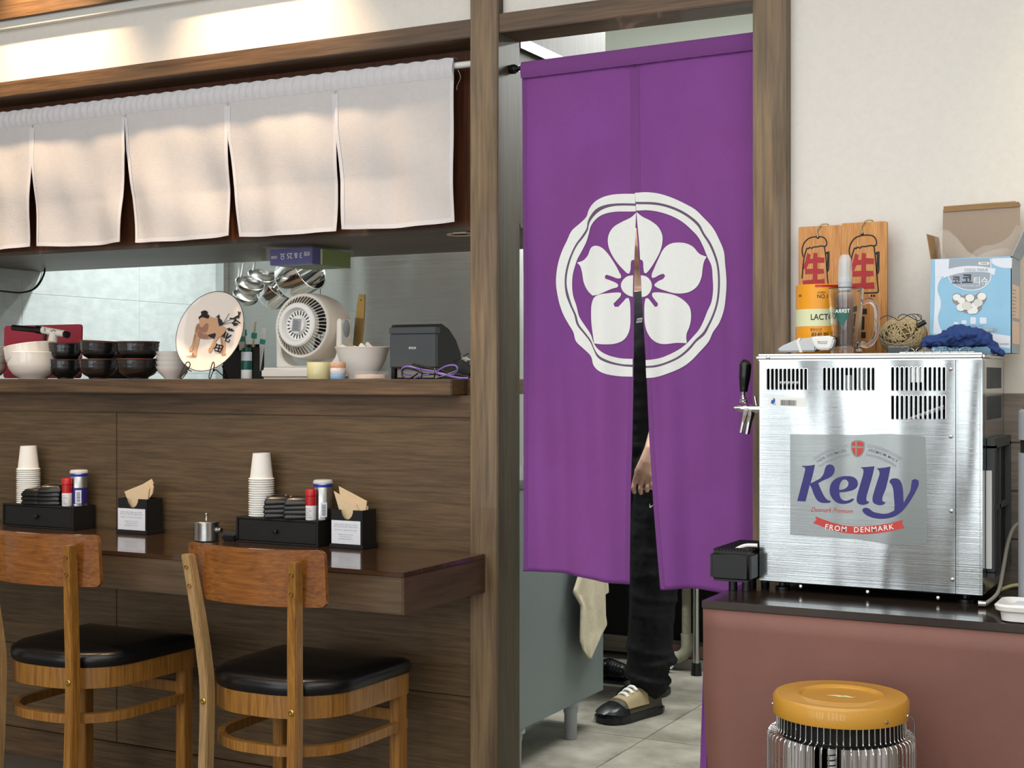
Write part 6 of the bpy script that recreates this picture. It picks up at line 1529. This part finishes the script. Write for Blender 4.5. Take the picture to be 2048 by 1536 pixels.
sh2 = thing('steel_shelf_case', 'white wall case with a blue screen in the slit beside the curtain', 'case', (-2.35, 4.9, 1.2))
obj('case', bx(-2.40, -2.21, 4.70, 4.98, .9, 1.85, .004), 'dgrey', sh2, world=True); obj('screen', bx(-2.21, -2.205, 4.74, 4.94, 1.64, 1.78), 'tapec', sh2, world=True)
obj('case_foot', bx(-2.39, -2.22, 4.72, 4.96, .0, .899), 'cabgrey', sh2, world=True)
# cable over the header box side
vc = thing('purple_cable', 'purple cable looping over the rod corner above the doorway', 'cable', (xL1+.01, 3.5, 2.05))
vq = lambda X_, Y_, Y: at(1000+X_/7.68, 60+Y_/7.68, Y)
obj('cable', tb(spl([vq(300, 545, 3.40), vq(340, 400, 3.42), vq(390, 280, 3.44), vq(450, 235, 3.47), vq(520, 275, 3.50), vq(600, 360, 3.55), vq(760, 430, 3.6), vq(900, 475, 3.66), vq(1000, 520, 3.7)], 8), .0032, 8), mat('dusty_violet', '6a5c80', .5), vc, world=True, smooth=True)
# ================================================================== THE COOK
pn_ = thing('person', 'person in black shirt and black trousers standing in the kitchen behind the curtain', 'person', (-1.89, 4.70, 0))
fwd = V((-.62, -.785, 0)).normalized(); lft = V((.785, -.62, 0)).normalized()      # facing, and the person's left
O = V((-1.92, 4.78, 0))
def B(f, l, z): return O+fwd*f+lft*l+V((0, 0, z))
body = NB()
limb(body, [B(0, 0, .98), B(.01, 0, 1.12), B(.01, 0, 1.28), B(0, 0, 1.42)], [.115, .11, .12, .115])
limb(body, [B(0, -.12, 1.445), B(0, 0, 1.46), B(0, .12, 1.445)], [.065, .07, .065])
limb(body, [B(.0, 0, 1.44), B(.012, 0, 1.54), B(.025, 0, 1.62)], [.062, .052, .054])
ball(body, B(.03, 0, 1.70), .092, (1, 1, 1.18), None, 3); ball(body, B(.065, 0, 1.645), .052, (1, 1, .9), None, 3)
limb(body, [B(.115, 0, 1.72), B(.14, 0, 1.685)], [.010, .014]); limb(body, [B(.118, -.018, 1.648), B(.122, 0, 1.646), B(.118, .018, 1.648)], [.009, .011, .009])
for s in (-1, 1):
    ball(body, B(.015, s*.088, 1.69), .026, (.5, .8, 1.15)); limb(body, [B(.112, s*.02, 1.733), B(.108, s*.045, 1.730)], [.010, .010])
EH = V((-1.765, 4.585, 1.13))
wr1 = at(1303, 900, 4.43)
limb(body, [B(0, .185, 1.43), B(.0, .235, 1.30), EH], [.056, .050, .040])
limb(body, [EH, EH.lerp(wr1, .5), wr1], [.041, .036, .026])
hq = lambda X_, Y_, Y=4.42: at(1250+X_/9.6, 880+Y_/9.6, Y)
def chain(pts, r): limb(body, pts, r)
chain([wr1, hq(420, 430), hq(370, 560)], [.026, .028, .030]); chain([hq(270, 600), hq(260, 690)], [.017, .015]); chain([hq(440, 600), hq(450, 680)], [.018, .015]); chain([hq(340, 560), hq(350, 690)], [.021, .017])
chain([hq(230, 690), hq(180, 830), hq(160, 920, 4.412), hq(180, 1000, 4.418)], [.0118, .0096, .0090, .0082])
chain([hq(330, 710), hq(310, 850), hq(300, 940, 4.412), hq(305, 1015, 4.418)], [.0118, .0098, .0092, .0082])
chain([hq(440, 700), hq(435, 830), hq(425, 910, 4.412), hq(425, 975, 4.418)], [.0118, .0096, .0090, .0080])
chain([hq(515, 690), hq(525, 800), hq(530, 880, 4.412), hq(532, 930, 4.418)], [.0110, .0095, .0088, .0078])
chain([hq(330, 520, 4.44), hq(250, 640, 4.465), hq(230, 760, 4.47)], [.016, .013, .0105])
# right arm hanging, hand as palm and five fingers
S2 = B(0, -.185, 1.43); E2 = B(-.01, -.25, 1.15); W3_ = B(.06, -.27, .92)
limb(body, [S2, B(0, -.235, 1.3), E2], [.056, .050, .040]); limb(body, [E2, E2.lerp(W3_, .5), W3_], [.040, .034, .025])
pm = W3_+V((0, 0, -.05))+fwd*.01; limb(body, [W3_, pm, pm+V((0, 0, -.035))], [.025, .030, .027])
for k, (df, L3) in enumerate(((.030, .070), (.011, .078), (-.008, .072), (-.026, .058))):
    a0 = pm+V((0, 0, -.04))+fwd*df; limb(body, [a0, a0+V((0, 0, -L3*.5))+lft*.004, a0+V((0, 0, -L3))+lft*.014], [.0105, .0095, .008])
limb(body, [pm+fwd*.026+V((0, 0, .02)), pm+fwd*.048+V((0, 0, -.02))+lft*.012, pm+fwd*.052+V((0, 0, -.055))+lft*.016], [.013, .011, .009])
for s, ff, ll in ((1, .063, .082), (-1, -.096, -.152)):
    limb(body, [B(0, s*.09, .93), B(ff*.5, (s*.085+ll)/2, .50), B(ff, ll, .10)], [.088, .058, .042])
bo = obj('body', body, 'skin', pn_, world=True); mod_remesh(bo, .0036, 4)
hair = NB(); ball(hair, B(.010, 0, 1.735), .100, (1.02, 1.02, 1.0), None, 3); ball(hair, B(-.035, 0, 1.68), .082, (1, 1, 1.1), None, 3)
for v in list(hair.verts):
    d = (v.co-B(0, 0, 0)).dot(fwd)
    if d > .085 and v.co.z < 1.715: v.co -= fwd*(d-.085)
obj('hair', hair, 'hair', bo, world=True, smooth=True)
for s in (-1, 1):
    e = NB(); ball(e, B(.108, s*.032, 1.712), .0105, (1, 1, .8)); obj('eye', e, 'paper', bo, world=True, smooth=True)
    e = NB(); ball(e, B(.1165, s*.032, 1.712), .0045); obj('iris', e, 'dark', bo, world=True, smooth=True)
sht = NB()
limb(sht, [B(-.005, 0, .93), B(.01, 0, 1.10), B(.015, 0, 1.28), B(0, 0, 1.40)], [.150, .142, .148, .135]); limb(sht, [B(0, -.15, 1.42), B(0, 0, 1.435), B(0, .15, 1.42)], [.078, .082, .078])
limb(sht, [B(0, .185, 1.42), B(0, .235, 1.28), B(.0, .245, 1.21)], [.075, .072, .072]); limb(sht, [B(0, -.185, 1.42), B(0, -.235, 1.28), B(0, -.245, 1.21)], [.075, .072, .072])
so = obj('shirt', sht, 'cloth_b', pn_, world=True); mod_remesh(so, .009, 8)
trs = NB()
limb(trs, [B(0, 0, .95), B(0, 0, .84)], [.150, .150])
limb(trs, [B(0, .085, .88), B(.03, .085, .52), B(.045, .083, .30), B(.06, .082, .16), B(.05, .080, .115)], [.118, .094, .086, .076, .072])
limb(trs, [B(0, -.085, .88), B(-.045, -.115, .52), B(-.075, -.138, .25), B(-.092, -.150, .11)], [.118, .090, .080, .070])
for (f_, l_, z_, r_, tilt_) in ((.055, .082, .130, .084, .35), (.04, .086, .180, .088, -.25), (.05, .082, .230, .086, .3), (-.092, -.15, .14, .076, .2), (.03, .085, .50, .097, -.3), (.035, .085, .42, .092, .25)):
    for k in range(20):
        a = 2*PI*k/20; ball(trs, B(f_+r_*.82*math.cos(a), l_+r_*.82*math.sin(a), z_+tilt_*r_*.5*math.cos(a+.8)), .020, (1, 1, .8), None, 1)
to = obj('trousers', trs, 'cloth_b', pn_, world=True); mod_remesh(to, .007, 7)
for o_, s_ in ((to, .018), (so, .014)):
    tx2 = bpy.data.textures.new('folds', 'CLOUDS'); tx2.noise_scale = .09; dmm = o_.modifiers.new('d', 'DISPLACE'); dmm.texture = tx2; dmm.strength = s_; dmm.mid_level = .5; dmm.texture_coords = 'LOCAL'
# logo on the trousers and tag on the shirt, set just off the cloth
sw_ = fill([soft([(.5, 3), (1.2, 1.0), (3.0, .2), (9, 2.0), (4.5, -.9), (2, -2.0), (0, -1.6), (-.4, .6)], 4)], .06)
mapped(sw_, lambda x, y, z: at(1299+x*1.0, 1012-y*1.9, 4.50+z*.01)+V((0, 0, 0))); obj('swoosh', sw_, 'paper', to, world=True)
lg_ = NB(); mapped(prism(lg_, [(0, 0), (12, 1.5), (13, 11), (2, 9)], 0, .01), lambda x, y, z: at(1272+x, 646-y, 4.52+z*.05)); obj('shirt_tag', lg_, 'lgrey', so, world=True)
t = textbm('CROSS', 5, .02); mapped(t, lambda x, y, z: at(1278+x*.7, 641-y-.1*x, 4.518)); obj('shirt_lettering', t, 'ink', so, world=True)
# shoes
def shoe(heel, d, label, L=.285):
    d = V(d).normalized(); side = V((-d.y, d.x, 0)); q = Matrix(((d.x, side.x, 0, heel[0]), (d.y, side.y, 0, heel[1]), (0, 0, 1, 0), (0, 0, 0, 1)))
    sec = [(0, .026, .068), (.02, .036, .098), (.06, .040, .108), (.11, .042, .106), (.15, .046, .096), (.20, .053, .076), (.24, .053, .062), (.27, .040, .050), (.285, .018, .032)]
    def loft(rows, z0f, m, name, par):
        b = NB(); G = []
        for s, w_, h in rows: G.append([b.verts.new((s, w_*math.cos(a)*(1 if math.sin(a) < .2 else .92), z0f(s)+(h-z0f(s))*(max(0, math.sin(a))**.8))) for a in [PI*k/14 for k in range(15)]])
        for A_, B_ in zip(G, G[1:]):
            for k in range(14): b.faces.new((A_[k], A_[k+1], B_[k+1], B_[k]))
        b.faces.new(G[0]); b.faces.new(G[-1]); bmesh.ops.recalc_face_normals(b, faces=b.faces[:])
        bmesh.ops.transform(b, matrix=q, verts=b.verts); o = obj(name, b, m, par, world=True, smooth=True, shade_angle=60)
        return o
    z0 = lambda s: .026+.010*max(0, (s-.18)/.1)
    up = loft(sec, z0, 'shoeo', label, pn_)
    loft([(s, w_+.0018, h+.0015) for s, w_, h in [(.085, .0405, .106), (.13, .043, .101), (.17, .047, .088), (.197, .050, .076)]], lambda s: .048, 'shoet', 'tan_overlay', up)
    loft([(s, w_+.0025, h+.002) for s, w_, h in [(.19, .052, .062), (.22, .054, .068), (.245, .052, .060), (.27, .040, .050), (.288, .018, .032)]], z0, 'shoeb', 'toe_cap', up)
    loft([(s, w_+.003, h) for s, w_, h in [(.0, .027, .045), (.03, .038, .045), (.09, .041, .040), (.15, .047, .038), (.20, .053, .038)]], lambda s: .02, 'shoeb', 'side_panel', up)
    ol = [(s, w_*1.10+.003) for s, w_, h in sec]+[(s, -(w_*1.10+.003)) for s, w_, h in sec[::-1]]
    b = NB(); prism(b, [(-.006+x*1.02, y) for x, y in ol], .0006, .030); bmesh.ops.bevel(b, geom=[e for e in b.edges if abs(e.verts[0].co.z-e.verts[1].co.z) < 1e-5], offset=.006, segments=2, affect='EDGES'); bmesh.ops.transform(b, matrix=q, verts=b.verts); obj('sole', b, 'shoeb', up, world=True)
    for s_, z_ in ((.128, .106), (.150, .099), (.172, .089)):
        b = NB(); tube(b, [(s_, -.022, z_-.008), (s_+.002, -.008, z_+.002), (s_+.002, .008, z_+.002), (s_, .022, z_-.008)], .0058, 6); bmesh.ops.transform(b, matrix=q, verts=b.verts); obj('lace', b, 'paper', up, world=True, smooth=True)
shoe((-1.872, 4.725), (-.36, -.93, 0), 'shoe', .265)
shoe((-1.965, 5.02), (-.15, -.99, 0), 'shoe', .265)
